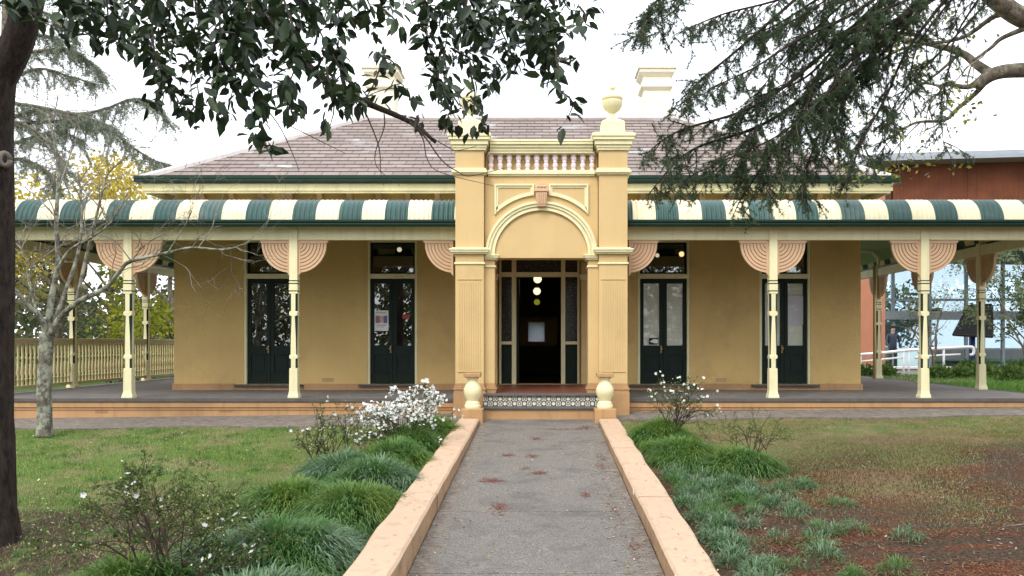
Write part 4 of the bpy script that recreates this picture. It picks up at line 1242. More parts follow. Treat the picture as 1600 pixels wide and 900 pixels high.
clumps = [
 # x, y, rx, ry, h, n, label, mat
 (-1.72,5.10,.62,.50,.26,4600,'bluish low grass clump at the near end of the path border','mondo_blue'),
 (-1.82,6.0,.72,.62,.38,7000,'largest dark grass clump, below the two single white flowers','mondo_blue'),
 (-2.6,5.5,.45,.40,.26,2600,'dark grass clump around the foot of the straggly front azalea','mondo'),
 (-1.62,7.25,.50,.62,.36,5600,'round green grass clump midway along the flowering border, touching the wall','mondo'),
 (-1.62,8.4,.50,.66,.36,5000,'pale tipped grass clump leaning over the path wall halfway along','mondo_blue'),
 (-2.2,7.6,.50,.62,.30,3800,'grass clump on the lawn side of the middle of the thick border','mondo'),
 (-2.05,9.0,.48,.6,.30,3200,'grass clump on the lawn side, below the small leafy azalea','mondo_blue'),
 (-1.6,9.4,.46,.66,.36,4200,'grass clump just in front of the flowering azalea','mondo'),
 (-1.58,10.5,.42,.65,.34,3400,'grass clump under the heavily flowering azalea','mondo'),
 (-1.5,11.6,.38,.6,.34,2600,'grass clump beside the baluster post at the far end of the thick border','mondo'),
 (1.55,11.3,.40,.75,.26,3000,'green grass clump by the far baluster post below the half-bare azalea','mondo'),
 (1.62,10.0,.46,.75,.24,3000,'green grass clump next to the wall on the thin side of the path','mondo'),
 (2.15,9.35,.42,.45,.24,2300,'dark bushy grass clump standing a little away from the chipped wall','mondo'),
]
for (x,y,rx,ry,h,n,lab,mt) in clumps:
    tag(cloud('grass_clump', [blade_clump((x,y),rx,ry,h,int(n*1.25))], M[mt]), lab, 'grass clump', 'mondo grass clumps along the path')
parts = []
rr_ = random.Random(5)
spots = [(1.30+rr_.uniform(0,.24), yy) for yy in np.arange(4.8,10.2,.12)] + [(1.5+rr_.uniform(0,.5), rr_.uniform(8.0,9.8)) for _ in range(22)]
for _ in range(72):
    yy = rr_.uniform(4.7,9.2); xx = 1.35 + rr_.random()**1.5*(1.7 - (yy-4.7)*.10)
    spots.append((xx,yy))
for (x,y) in spots:
    parts.append(blade_clump((x,y), rr_.uniform(.08,.17), rr_.uniform(.08,.17), rr_.uniform(.09,.15), rr_.randint(60,170), .0036, .08,.17))
tag(cloud('low_ground_cover', parts, M['mondo_blue']), 'patchy low tufts of bluish ground cover beside the chipped wall', 'ground cover', kind='stuff')

# --------- branching
def grow(rng, start, direc, length, rad, depth, out, tips, spread=.7, droop=0.0, ratio=.72, kids_=(2,3), wig=.18, segs=4, minr=.0012):
    pts, rs = [Vector(start)], [rad]
    d = Vector(direc).normalized(); p = Vector(start)
    for i in range(segs):
        d = (d + Vector((rng.gauss(0,wig),rng.gauss(0,wig),rng.gauss(0,wig)-droop))).normalized()
        p = p + d*length/segs
        pts.append(p.copy()); rs.append(max(minr, rad*(1-.45*(i+1)/segs)))
    out.append((pts, rs, depth))
    tips.append((p.copy(), d.copy(), depth))
    if depth > 0:
        for k in range(rng.randint(*kids_)):
            j = rng.randint(max(1,segs//2), segs)
            q = pts[j]; nd = (d + Vector((rng.gauss(0,spread),rng.gauss(0,spread),rng.gauss(0,spread*.8)))).normalized()
            grow(rng, q, nd, length*ratio*rng.uniform(.75,1.15), rs[j]*.75, depth-1, out, tips, spread, droop, ratio, kids_, wig, segs, minr)
def tubes(lines, seg=4):
    mb = MB()
    for pts, rs, d in lines: mb.tube(pts, rs, seg, cap=False)
    return mb
PETAL_V = np.array([(0,0,0),(-.42,.55,.10),(0,.6,.02),(.42,.55,.10),(-.25,.95,.10),(.25,.95,.10)])
PETAL_F = np.array([(0,2,1),(0,3,2),(1,2,4),(2,3,5),(2,5,4)])
def flowers(pos, size):
    pos = np.asarray(pos); n = len(pos); out = []
    ax = RNG.normal(size=(n,3))*.6 + np.array([0,-.5,.7]); ax /= np.linalg.norm(ax,axis=1,keepdims=True)
    u = np.cross(ax, RNG.normal(size=(n,3))); u /= np.linalg.norm(u,axis=1,keepdims=True); w = np.cross(ax,u)
    sz = RNG.uniform(.75,1.2,n)*size
    for k in range(5):
        a = 2*np.pi*k/5; d = u*np.cos(a)+w*np.sin(a) + ax*.35
        d /= np.linalg.norm(d,axis=1,keepdims=True)
        side = np.cross(d,ax); side /= np.linalg.norm(side,axis=1,keepdims=True); nor = np.cross(side,d)
        V = (PETAL_V[None,:,0:1]*side[:,None]+PETAL_V[None,:,1:2]*d[:,None]+PETAL_V[None,:,2:3]*nor[:,None])*sz[:,None,None]+pos[:,None]
        out.append((V.reshape(-1,3), (PETAL_F[None]+(np.arange(n)*6)[:,None,None]).reshape(-1,3)))
    return out
M['azalea_leaf'] = leaf_mat('azalea_leaf', [(.04,.085,.018),(.07,.13,.028),(.11,.17,.04),(.17,.19,.06)], .5, .3)
M['petal'] = leaf_mat('white_petal', [(.80,.80,.80),(.86,.86,.84),(.76,.78,.74)], .6, .3)
M['bud'] = leaf_mat('pale_bud', [(.45,.50,.22),(.62,.62,.42)], .6, .2)
def azalea(x, y, h, wx, stems, nleaf, nflow, label, seed, bias=(0,0), depth=3, lsize=.026, fsize=.024, buds=0, leaf_every=1):
    rng = random.Random(seed); z = float(gz(x,y))
    t = tag(empty('azalea_shrub', (x,y,z)), label, 'shrub', 'white azaleas in the borders')
    lines, tips = [], []
    for i in range(stems):
        d = Vector((rng.gauss(bias[0],wx), rng.gauss(bias[1],wx*.7), 1.0))
        grow(rng, (x+rng.gauss(0,.05),y+rng.gauss(0,.05),z), d, h*.52, .009, depth, lines, tips, .50, 0, .62, (2,4), .14)
    tubes(lines,4).build('stems', M['twig'], t)
    pts, dirs = [], []
    cand = [(p, r, d) for p, r, d in lines if d <= 1]
    for _ in range(nleaf):
        p, r, d = rng.choice(cand); j = rng.randint(1,len(p)-1); q = p[j].lerp(p[j-1], rng.random())
        pts.append(q); dd = (p[j]-p[j-1]).normalized(); dirs.append(dd*.6+Vector((rng.gauss(0,.7),rng.gauss(0,.7),rng.gauss(.2,.6))))
    V = inst(LEAF_V, LEAF_F, pts, [tuple(d) for d in dirs], np.array([rng.uniform(.6,1.25)*lsize for _ in pts]))
    cloud('leaves', [V], M['azalea_leaf'], t)
    tp = [p for p, d, k in tips if k <= 1]
    tp.sort(key=lambda p: -p.z + rng.gauss(0,.12))
    fl = []
    if nflow:
        for i in range(nflow):
            q = tp[int(len(tp)*min(.999, rng.random()**1.4*.9))]; fl.append(q+Vector((rng.gauss(0,.02),rng.gauss(0,.02),rng.gauss(0,.015))))
        cloud('blossoms', flowers([tuple(q) for q in fl], fsize), M['petal'], t)
    if buds:
        bp_ = [rng.choice(tp) for _ in range(buds)]
        cloud('buds', [inst(LEAF_V*np.array([1.6,1,1]), LEAF_F, bp_, RNG.normal(size=(buds,3))*.4+np.array([0,0,1]), .016)], M['bud'], t)
    return t
azalea(-1.70,10.6,.84,.62,22,3000,1000,'white azalea covered in flowers, spreading beside the steps',21,(-.12,0),3,.026,.020,80)
azalea(-2.35,9.5,.72,.32,9,1300,16,'small leafy azalea without open flowers on the lawn edge',22,(-.1,0),3,.024,.022,120)
azalea(-2.45,5.6,.95,.66,13,5600,12,'straggly brown-stemmed azalea with few white flowers at the front of the lawn',23,(-.42,.15),4,.024,.021,230)
azalea(-2.2,5.55,.55,.5,6,800,9,'low dark azalea with single white flowers in the nearest grass clumps',26,(.1,.1),3,.022,.022,60)
azalea(1.68,11.2,.95,.30,12,1500,60,'half-bare azalea with a few white flowers at the step, on the dry-lawn side',24,(.12,0),3,.024,.021,90)
azalea(2.35,9.7,.62,.40,7,700,0,'twiggy leafless-looking small shrub at the edge of the dry lawn',25,(.1,0),3,.02,.02,40)

# ------------------------------------------------------------------ near tree with broad dark leaves
def poly(pxs, d):
    """pixel polyline with a depth (or depth pair) -> points in the place"""
    n = len(pxs)
    out = []
    for i, p in enumerate(pxs):
        t = i/max(1,n-1)
        dd = d if isinstance(d,(int,float)) else d[0]+(d[1]-d[0])*t
        out.append(P(p[0],p[1],dd))
    return out
def smooth_line(pts, k=4):
    pts = [Vector(p) for p in pts]; out = []
    n = len(pts)
    for i in range(n-1):
        p0,p1,p2,p3 = pts[max(0,i-1)],pts[i],pts[i+1],pts[min(n-1,i+2)]
        for j in range(k):
            t = j/k
            out.append(.5*((2*p1)+(p2-p0)*t+(2*p0-5*p1+4*p2-p3)*t*t+(3*p1-p0-3*p2+p3)*t**3))
    out.append(pts[-1]); return out
def taper(n, a, b, e=1.0): return [a+(b-a)*(i/(n-1))**e for i in range(n)]

T0 = Vector((-4.355,6.8,float(gz(-4.3,6.8))))
near = tag(empty('leafy_tree', T0), 'dark-trunked broadleaf tree whose boughs hang over the lawn, knot hole in trunk', 'tree')
pts = smooth_line([T0-Vector((0,0,.15)), T0+Vector((.0,0,.25)), (-4.37,6.8,1.2), (-4.36,6.8,2.6), (-4.37,6.8,3.5), (-4.31,6.75,3.95)], 6)
mb = MB(); rs = [.30 if i < 3 else max(.172, .235-.02*i) for i in range(len(pts))]; rs = [.29,.27,.25,.235,.225,.215] + [.20]*6 + [.19]*(len(pts)-12)
mb.tube(pts, rs[:len(pts)], 16); trunk = mb.build('trunk', M['bark_dark'], near, smooth=True)
def bough(pts, r0, r1, parent, m, name='limb', seg=8, k=5):
    pts = smooth_line(pts, k); mb = MB(); mb.tube(pts, taper(len(pts), r0, r1, .8), seg); return mb.build(name, m, parent, smooth=True)
bough([(-4.34,6.78,3.75),(-4.06,6.7,4.14),(-3.78,6.5,4.62),(-3.2,6.0,5.1),(-2.4,5.3,5.35),(-1.4,4.7,5.3),(-.3,4.3,5.1)], .14,.03, near, M['bark_dark'])
bough([(-4.34,6.8,3.7),(-4.55,6.85,4.3),(-4.8,6.9,5.2),(-4.9,7.0,6.4)], .16,.06, near, M['bark_dark'])
bough([(-3.2,6.0,5.1),(-2.6,5.6,4.6),*poly([(380,-15),(440,60),(500,120),(560,155),(640,190),(680,222)],(5.0,4.4))], .05,.008, near, M['bark_dark'])
bough([(-3.75,6.5,4.6),(-3.2,6.3,5.6),(-2.2,6.0,6.3)], .08,.02, near, M['bark_dark'])
mb = MB()
for rr2, yy in ((.0,0),): pass
kp = Vector((-4.163,6.70,CAMZ+(535-250)/1350*6.72)); kn_n = Vector((.75,-.66,0)); kn_t = Vector((.66,.75,0))
mb.tube([kp+kn_t*(.036*math.cos(a))+Vector((0,0,.048*math.sin(a))) for a in [2*math.pi*i/12 for i in range(13)]], .022, 8)
kn = mb.build('knot', bark('knot_bark',(.10,.085,.07),(.22,.19,.16)), trunk, smooth=True)
mb = MB(); mb.lathe([(0,-.01),(.035,-.01),(.03,.0),(0,.005)],0,0,12); mb.v=[tuple(kp+kn_t*a+Vector((0,0,b))+kn_n*(.006+c)) for a,b,c in mb.v]; mb.build('knot_hole', M['black'], trunk)
# twigs of the bare hanging end
tw = []
for pl, d, r in (([(560,150),(575,185),(592,230),(595,270),(600,290)],4.5,.005),([(640,190),(665,215),(690,250),(715,268),(735,275),(790,262)],4.4,.005),
                 ([(600,178),(600,200),(586,240),(592,265),(625,290)],4.5,.004),([(640,190),(660,215),(668,250),(690,270),(770,290)],4.45,.004),
                 ([(400,150),(435,195),(455,235),(468,268)],4.3,.004),([(440,190),(490,215),(540,240)],4.3,.003),([(650,200),(700,230),(715,235),(745,228)],4.4,.003),
                 ([(545,165),(600,140),(650,140),(660,150)],4.5,.003),([(735,20),(735,70),(733,110)],4.3,.004)):
    q = smooth_line(poly(pl,d),4); tw.append((q, taper(len(q),r,.0012), 0))
tubes(tw,5).build('bare_twigs', M['twig'], near)
SPR = [
 ([(105,-25),(112,20),(118,42)],14),([(135,-25),(140,30),(150,62)],16),([(165,-25),(172,45),(190,66)],16),([(205,-25),(212,40),(218,75)],14),
 ([(240,-25),(238,60),(250,120),(245,160)],18),([(268,-25),(262,60),(258,110)],14),([(300,-25),(312,60),(298,130),(305,182)],18),([(335,-25),(345,70),(330,165)],20),
 ([(362,-25),(372,90),(355,175)],18),([(395,-25),(385,70),(398,145),(405,190),(415,230)],18),([(420,-25),(432,40),(425,90)],18),([(440,-10),(468,80),(452,130),(455,175)],18),
 ([(395,0),(450,65),(505,120),(560,152)],22),([(470,-25),(500,50),(530,105),(545,155)],16),([(515,-25),(532,40),(520,95)],16),([(560,-25),(572,20),(590,50)],10),
 ([(600,15),(618,32),(622,45)],10),([(510,110),(522,165),(515,198)],9),([(592,85),(612,95),(620,105)],8),([(600,85),(585,130),(570,158),(590,165)],9),([(620,125),(632,135)],7),
 ([(662,-25),(668,60),(688,130),(705,182)],15),([(690,-25),(700,40),(692,100),(700,160)],16),([(722,-25),(735,40),(745,60)],15),([(705,75),(740,95),(770,112),(770,135)],13),([(735,150),(757,190),(742,208)],9),
 ([(735,115),(742,145),(740,165)],10),([(700,125),(715,150),(720,170)],10),([(760,-25),(778,35),(800,85),(805,112)],16),([(795,-25),(828,35),(858,95)],17),([(830,-25),(850,55),(868,110)],15),([(775,95),(790,118)],7),
 ([(868,-25),(890,15),(926,15)],12),([(905,10),(915,30),(885,55)],9),([(855,95),(900,90)],9),([(868,80),(872,120),(845,132)],8),([(872,140),(895,160),(885,188)],8),([(640,186),(662,196)],6),([(692,190),(700,196)],4),([(650,150),(655,165)],5),
 ([(20,-20),(60,30),(100,45)],12),([(230,60),(285,170),(302,180)],10),
]
rng = random.Random(31)
lp, ld, ls, tl = [], [], [], []
def cluster(px, py, d, n, size=.079):
    c = P(px, py, d)
    ax = Vector((rng.gauss(0,.6),rng.gauss(0,.6),-.55))
    for _ in range(n):
        lp.append(c + Vector((rng.gauss(0,.016),rng.gauss(0,.03),rng.gauss(0,.016))))
        ld.append(ax*.6 + Vector((rng.gauss(0,.75),rng.gauss(0,.75),rng.gauss(-.35,.6)))); ls.append(size*rng.uniform(.5,1.3))
def along(pl, stepx):
    out = []
    for a, b in zip(pl, pl[1:]):
        L = math.hypot(b[0]-a[0], b[1]-a[1]); k = max(1,int(L/stepx))
        for i in range(k): out.append((a[0]+(b[0]-a[0])*i/k, a[1]+(b[1]-a[1])*i/k))
    out.append(pl[-1]); return out
for pl, w in SPR:
    d = rng.uniform(3.8,5.2)
    q = smooth_line(poly(pl, d), 3); tl.append((q, taper(len(q), .006, .0018), 0))
    for (x, y) in along(pl, 11):
        for _ in range(2 if w > 12 else 1):
            cluster(x+rng.gauss(0,w*.42), y+rng.gauss(0,w*.28), d+rng.uniform(-.2,.2), rng.randint(2,5))
def fill(x0,x1,y0,y1,n,keep):
    for _ in range(n):
        x, y = rng.uniform(x0,x1), rng.uniform(y0,y1)
        if rng.random() < keep(x,y): cluster(x,y,rng.uniform(3.8,5.6),rng.randint(4,7))
fill(95,480,-40,70,95,lambda x,y: 1 if y < 45 else .5)
fill(300,470,30,150,30,lambda x,y: .8 if y < 110 else .4)
fill(480,640,-40,20,26,lambda x,y: 1)
fill(650,880,-40,35,60,lambda x,y: 1)
fill(740,870,20,95,46,lambda x,y: 1 if y < 60+.3*(x-740) else .3)
fill(0,60,-40,8,14,lambda x,y: 1)
for _ in range(260):
    cluster(rng.uniform(-250,900), rng.uniform(-420,-45), rng.uniform(4,7.2), 6)
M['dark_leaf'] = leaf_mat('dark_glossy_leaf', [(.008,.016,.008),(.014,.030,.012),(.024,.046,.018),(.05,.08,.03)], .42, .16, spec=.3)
tubes(tl,5).build('twigs', M['twig'], near)
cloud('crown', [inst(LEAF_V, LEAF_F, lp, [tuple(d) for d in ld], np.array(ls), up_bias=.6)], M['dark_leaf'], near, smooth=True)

# ------------------------------------------------------------------ bare lichen tree on the lawn
B0 = Vector((-6.9,12.0,float(gz(-6.9,12.0))))
bare = tag(empty('bare_tree', B0), 'small leafless tree with grey lichen bark on the lawn before the railing', 'tree')
def limb(px, d, r0, r1, seg=8):
    if seg == 8: r0, r1 = r0*.74, r1*.74
    q = smooth_line(poly(px,d),5); return q, taper(len(q), r0, r1, .8), 0
main = [limb([(70,682),(70,660),(69,600),(72,550),(72,520)],12.0,.115,.085,10)]
main[0] = (main[0][0], [.125,.12,.112,.108,.104]+[.098]*5+[.094]*(len(main[0][0])-10), 0)
lim = [([(72,530),(66,500),(45,478),(25,455),(10,445)],(12,11.6),.065,.03),
       ([(73,525),(80,470),(90,410),(88,340),(92,270),(84,215),(74,178)],(12,12.2),.07,.018),
       ([(75,528),(95,495),(125,470),(165,450),(190,420),(205,408),(262,395),(300,387),(350,390),(380,382)],(12,11.3),.065,.012),
       ([(80,520),(100,460),(122,395),(128,330),(122,270)],(12,12.5),.05,.015),
       ([(120,470),(135,400),(150,340),(160,300),(170,270),(205,240)],(12,12.3),.04,.01),
       ([(90,420),(110,390),(145,370),(175,345),(200,300)],(12,11.6),.035,.010),
       ([(60,495),(45,440),(40,400),(25,380)],(12,12.3),.03,.01),
       ([(88,340),(60,310),(35,290)],(12.1,12.4),.02,.008),([(90,300),(110,240),(120,190)],(12.1,12.1),.02,.008),([(262,395),(290,350),(300,330)],(11.5,11.4),.014,.005),([(205,408),(230,380),(270,360)],(11.7,11.5),.016,.005)]
mains = main + [limb(a,d,r0,r1) for a,d,r0,r1 in lim]
mb = MB()
for pts, rs, _ in mains[:1]: mb.tube(pts, rs, 12)
mb.build('trunk', M['bark_lichen'], bare, smooth=True)
for pts, rs, _ in mains[1:]:
    mb = MB(); mb.tube(pts, rs, 8); mb.build('limb', M['bark_lichen'], bare, smooth=True)
rng = random.Random(44); lines, tips = [], []
for pts, rs, _ in mains[1:]:
    n = len(pts)
    for j in range(n//3, n):
        if rng.random() < .62:
            d = (pts[j]-pts[j-1]).normalized() + Vector((rng.gauss(0,.7),rng.gauss(0,.5),rng.gauss(.2,.6)))
            grow(rng, pts[j], d, rng.uniform(.3,.75), min(.008,rs[j]*.6), 3, lines, tips, .6, -.02, .7, (1,3), .22, 4, .0018)
tubes(lines,4).build('twigs', M['twig_grey'], bare)

# ------------------------------------------------------------------ cedar whose boughs hang in from the right
C0 = Vector((6.6,8.6,float(gz(6.6,8.6))))
cedar = tag(empty('cedar_tree', C0), 'dark needled cedar whose drooping boughs hang before the roof', 'tree')
ctop = 9.5
mb = MB(); q = smooth_line([C0-Vector((0,0,.2)), C0+Vector((0,0,1.5)), C0+Vector((.05,.02,5)), C0+Vector((.05,.05,11))], 6); mb.tube(q, taper(len(q),.42,.12), 14); mb.build('trunk', M['bark_dark'], cedar, smooth=True)
CB = [([(1640,-250),(1440,-5),(1330,92),(1200,190),(1080,235),(1012,305)],(8.6,6.6),.055),
 ([(1600,-200),(1400,-20),(1280,90),(1180,165),(1060,205),(1005,245)],(8.4,6.4),.045),
 ([(1620,-200),(1450,-10),(1340,110),(1240,200),(1190,262),(1150,325)],(8.6,7.0),.05),
 ([(1560,-120),(1400,60),(1310,160),(1268,240),(1255,305)],(8.6,7.4),.035),
 ([(1400,-140),(1230,10),(1150,80),(1090,130),(1062,175)],(8.0,6.2),.03),
 ([(1420,-140),(1260,-20),(1130,22),(1075,45)],(8.0,6.2),.025),
 ([(1250,-120),(1060,-20),(1015,15),(1003,65)],(7.6,6.2),.015),
 ([(1600,-100),(1502,40),(1482,110),(1470,170),(1475,230)],(8.4,7.6),.02),
 ([(1560,-100),(1430,60),(1385,150),(1345,225),(1322,285)],(8.4,7.4),.03),
 ([(1600,-120),(1470,20),(1425,100),(1432,190)],(8.4,7.8),.02),
 ([(1420,20),(1300,90),(1255,180),(1225,250),(1195,305)],(8.0,6.8),.03),
 ([(1520,-120),(1350,10),(1250,60),(1180,105),(1115,135)],(8.2,6.4),.035),
 ([(1340,90),(1280,160),(1210,215),(1120,255),(1060,285)],(7.6,6.6),.02),
 ([(1460,-60),(1330,50),(1260,120),(1190,150),(1140,190)],(8.4,7.2),.03),
 ([(1400,-80),(1290,-10),(1210,40),(1160,55)],(8.2,7.2),.025),
 ([(1380,40),(1310,130),(1300,200),(1335,255)],(8.2,7.4),.02),
 ([(1200,170),(1170,230),(1150,270)],(7.2,7.0),.012),
 ([(1560,-80),(1440,-10),(1370,20),(1340,60)],(8.2,7.4),.03),
 ([(1500,-120),(1400,0),(1330,60),(1270,140),(1230,215)],(8.4,7.4),.03),
 ([(1480,-140),(1370,-40),(1290,30),(1230,90),(1180,150)],(8.3,7.2),.03),
 ([(1560,-40),(1420,20),(1350,110),(1300,200),(1275,270)],(8.6,7.7),.03),
 ([(1440,-120),(1330,-30),(1260,20),(1200,50)],(8.2,7.0),.025),
 ([(1600,-60),(1490,60),(1430,120),(1390,180),(1380,240)],(8.6,8.0),.02)]
rng = random.Random(52)
boughs, sprays, tp_, td_ = [], [], [], []
for pl, d, r in CB:
    q = smooth_line(poly(pl,d), 6); boughs.append((q, taper(len(q), r*.62, .003), 0))
    n = len(q); dens = 1.0
    for j in range(4, n):
        f = j/(n-1)
        px_right = pl[min(len(pl)-1,int(f*(len(pl)-1)))][0]
        rep = 3 if px_right < 1360 else 2
        for _ in range(0):
            p = q[j].lerp(q[j-1], rng.random())
            t = (q[j]-q[j-1]).normalized()
            L = rng.uniform(.14,.42)*(1.1-.45*f)
            dirv = (t*.55 + Vector((rng.gauss(0,.6),rng.gauss(0,.6),-.38+rng.gauss(0,.3)))).normalized()
            m = 4; ln = [p.copy()]; dd = dirv.copy(); c = p.copy()
            for s in range(m):
                dd = (dd + Vector((rng.gauss(0,.12),rng.gauss(0,.12),-.10))).normalized(); c = c + dd*L/m; ln.append(c.copy())
            sprays.append((ln, taper(len(ln), .0045, .0015), 0))
            k = int(L/.020)
            for s in range(k):
                u = (s+rng.random())/k*m; i = min(m-1,int(u)); a = ln[i].lerp(ln[i+1], u-i)
                tp_.append(a); dv = (ln[i+1]-ln[i]).normalized(); td_.append(dv*.5+Vector((rng.gauss(0,.6),rng.gauss(0,.6),rng.gauss(0,.6))))
def twig_of(p, dirv, L, dens):
    """a drooping twig set with needle tufts"""
    m = 3; ln = [p.copy()]; dd = dirv.normalized(); c = p.copy()
    for s_ in range(m):
        dd = (dd + Vector((rng.gauss(0,.14),rng.gauss(0,.14),-.12))).normalized(); c = c + dd*L/m; ln.append(c.copy())
    sprays.append((ln, taper(len(ln), .0035, .0012), 0))
    k = max(2, int(L/dens))
    for s_ in range(k):
        u = (s_+rng.random())/k*m; i = min(m-1,int(u)); a_ = ln[i].lerp(ln[i+1], u-i)
        tp_.append(a_); dv = (ln[i+1]-ln[i]).normalized(); td_.append(dv*.5+Vector((rng.gauss(0,.6),rng.gauss(0,.6),rng.gauss(0,.6))))
for pl, d, r in CB:
    q = smooth_line(poly(pl,d), 6); n = len(q)
    for j in range(3, n):
        f = j/(n-1); t = (q[j]-q[j-1]).normalized()
        pxx = 846+1350*q[j].x/q[j].y
        full = pxx < 1400
        for _ in range(2 if full else 1):
            if rng.random() > .78: continue
            p = q[j].lerp(q[j-1], rng.random()); L = rng.uniform(.22,.62)*(1.15-.80*f)
            dv = (t*.6+Vector((rng.gauss(0,.55),rng.gauss(0,.6),-.30+rng.gauss(0,.35)))).normalized()
            ln = [p.copy()]; c = p.copy()
            for s_ in range(5):
                dv = (dv+Vector((rng.gauss(0,.10),rng.gauss(0,.10),-.09))).normalized(); c = c+dv*L/5; ln.append(c.copy())
            sprays.append((ln, taper(6,.007,.0022), 0))
            for s_ in range(max(3,int(L/.034))):
                u = rng.random()*5; i = min(4,int(u)); a_ = ln[i].lerp(ln[i+1],u-i)
                twig_of(a_, dv*.5+Vector((rng.gauss(0,.6),rng.gauss(0,.6),-.25+rng.gauss(0,.45))), rng.uniform(.05,.15), .017)
mb = MB()
for pts, rs, _ in boughs: 
    b_ = MB(); b_.tube(pts, rs, 7); b_.build('bough', M['bark_dark'], cedar, smooth=True)
tubes(sprays,4).build('twigs', M['twig'], cedar)
M['needles'] = leaf_mat('cedar_needle', [(.026,.052,.027),(.042,.085,.042),(.07,.125,.058),(.12,.16,.06)], .5, .28, spec=.25)
tm = [tuft_template(11, .034, .0022, np.random.default_rng(60+k)) for k in range(4)]
cl = []
tp_ = np.array([tuple(p) for p in tp_]); td_ = np.array([tuple(p) for p in td_])
for k in range(4): cl.append(inst(tm[k][0], tm[k][1], tp_[k::4], td_[k::4], RNG.uniform(.75,1.25,len(tp_[k::4]))))
cloud('foliage', cl, M['needles'], cedar)

# ------------------------------------------------------------------ pale-limbed tree at the far right
S0 = Vector((9.9,12.4,float(gz(9.9,12.4))))
pale = tag(empty('pale_limbed_tree', S0), 'tree with crooked pale brown limbs and sparse yellow-green leaves reaching in above the rusty roof', 'tree')
mb = MB(); q = smooth_line([S0-Vector((0,0,.2)),S0+Vector((0,0,2.5)),S0+Vector((-.2,0,4.4)),S0+Vector((-.5,0,6.2)),S0+Vector((-.5,0,8))],6); mb.tube(q,taper(len(q),.38,.14),14); mb.build('trunk', M['bark_pale'], pale, smooth=True)
PL = [([(1870,150),(1720,112),(1600,110),(1552,116),(1525,135)],(12.4,12.6),.14,.085),([(1548,116),(1525,100),(1500,82),(1440,66),(1385,62),(1330,80)],(12.6,13),.08,.02),
 ([(1535,128),(1510,136),(1480,132),(1470,140)],(12.6,12.4),.05,.02),([(1540,128),(1522,148),(1498,168),(1475,188),(1430,192),(1392,215),(1370,225)],(12.6,13),.045,.01),
 ([(1830,60),(1700,50),(1610,32),(1560,2),(1520,-40)],(12.4,12),.17,.12),([(1600,45),(1565,60),(1548,75),(1520,95)],(12.2,12.5),.04,.02),([(1590,25),(1555,25),(1500,60),(1400,80),(1310,150)],(12.2,12.8),.05,.012),
 ([(1500,82),(1470,110),(1420,150),(1380,200)],(12.8,13),.03,.008),([(1440,66),(1400,20),(1380,-30)],(12.9,13),.03,.015)]
rng = random.Random(71); lines, tips = [], []
for a, d, r0, r1 in PL:
    q = smooth_line(poly(a,d),5); rs = taper(len(q),r0,r1,.8); mb = MB(); mb.tube(q, rs, 9); mb.build('limb', M['bark_pale'], pale, smooth=True)
    for j in range(len(q)//2, len(q)):
        if rng.random() < .5 and r0 < .1:
            dd = (q[j]-q[j-1]).normalized()+Vector((rng.gauss(0,.6),rng.gauss(0,.5),rng.gauss(0,.6)))
            grow(rng, q[j], dd, rng.uniform(.4,.8), min(.014,rs[j]*.6), 2, lines, tips, .6, .02, .7, (1,3), .2, 4, .002)
tubes(lines,4).build('twigs', M['bark_pale'], pale)
lp, ld = [], []
for p, d, k in tips:
    if k <= 1 and rng.random() < .7:
        for _ in range(7): lp.append(tuple(p+Vector((rng.gauss(0,.09),rng.gauss(0,.09),rng.gauss(0,.09))))); ld.append((rng.gauss(0,1),rng.gauss(0,1),rng.gauss(-.4,.6)))
M['lime_leaf'] = leaf_mat('yellow_green_leaf', [(.10,.13,.02),(.18,.20,.03),(.28,.26,.04),(.06,.10,.02)], .5, .35)
cloud('crown', [inst(CARD_V, CARD_F, lp, ld, RNG.uniform(.05,.10,len(lp)))], M['lime_leaf'], pale)
# ------------------------------------------------------------------ background trees
def crown_tree(name, label, cat, at, h, crown_r, mat_, n, leaf, seed, trunk_r=.18, bark_=None, group=None, lobes=9, low=.35, squash=.8, density=1.0):
    rng = random.Random(seed); x, y = at; z = float(gz(x,y))
    t = tag(empty(name, (x,y,z)), label, cat, group)
    bark_ = bark_ or M['bark_pale']
    mb = MB(); top = Vector((x,y,z+h*.72)); q = smooth_line([(x,y,z-.2),(x+rng.gauss(0,.1),y,z+h*.25),(x+rng.gauss(0,.2),y,z+h*.5),top],4)
    mb.tube(q, taper(len(q),trunk_r,trunk_r*.3), 8); mb.build('trunk', bark_, t, smooth=True)
    cs = []
    lines, tips = [], []
    for i in range(lobes):
        a = 2*math.pi*i/lobes+rng.uniform(-.4,.4); hh = rng.uniform(low,.95); rr = crown_r*rng.uniform(.45,.8)*(1.15-.55*abs(hh-.6))
        c = Vector((x+math.cos(a)*rr, y+math.sin(a)*rr, z+h*hh)); cs.append((c, crown_r*rng.uniform(.30,.5)))
        s = q[min(len(q)-1,int(len(q)*min(.95,hh*.8)))]
        lines.append((smooth_line([s, s.lerp(c,.5)+Vector((0,0,.05*h)), c],3), None, 0))
    mb = MB()
    for pts, _, _ in lines: mb.tube(pts, taper(len(pts), trunk_r*.35, trunk_r*.08), 5)
    mb.build('branches', bark_, t)
    pos, dr = [], []
    for _ in range(n):
        c, r = rng.choice(cs)
        d = Vector((rng.gauss(0,1),rng.gauss(0,1),rng.gauss(0,1))).normalized()
        rad = r*(rng.random()**.45)
        pos.append(tuple(c + Vector((d.x,d.y,d.z*squash))*rad)); dr.append((d.x+rng.gauss(0,.7),d.y+rng.gauss(0,.7),d.z+rng.gauss(-.3,.7)))
    cloud('crown', [inst(CARD_V, CARD_F, pos, dr, RNG.uniform(.6,1.3,n)*leaf)], mat_, t)
    return t
M['yellow'] = leaf_mat('yellow_leaf', [(.42,.30,.03),(.56,.42,.05),(.62,.52,.10),(.36,.34,.05)], .6, .4)
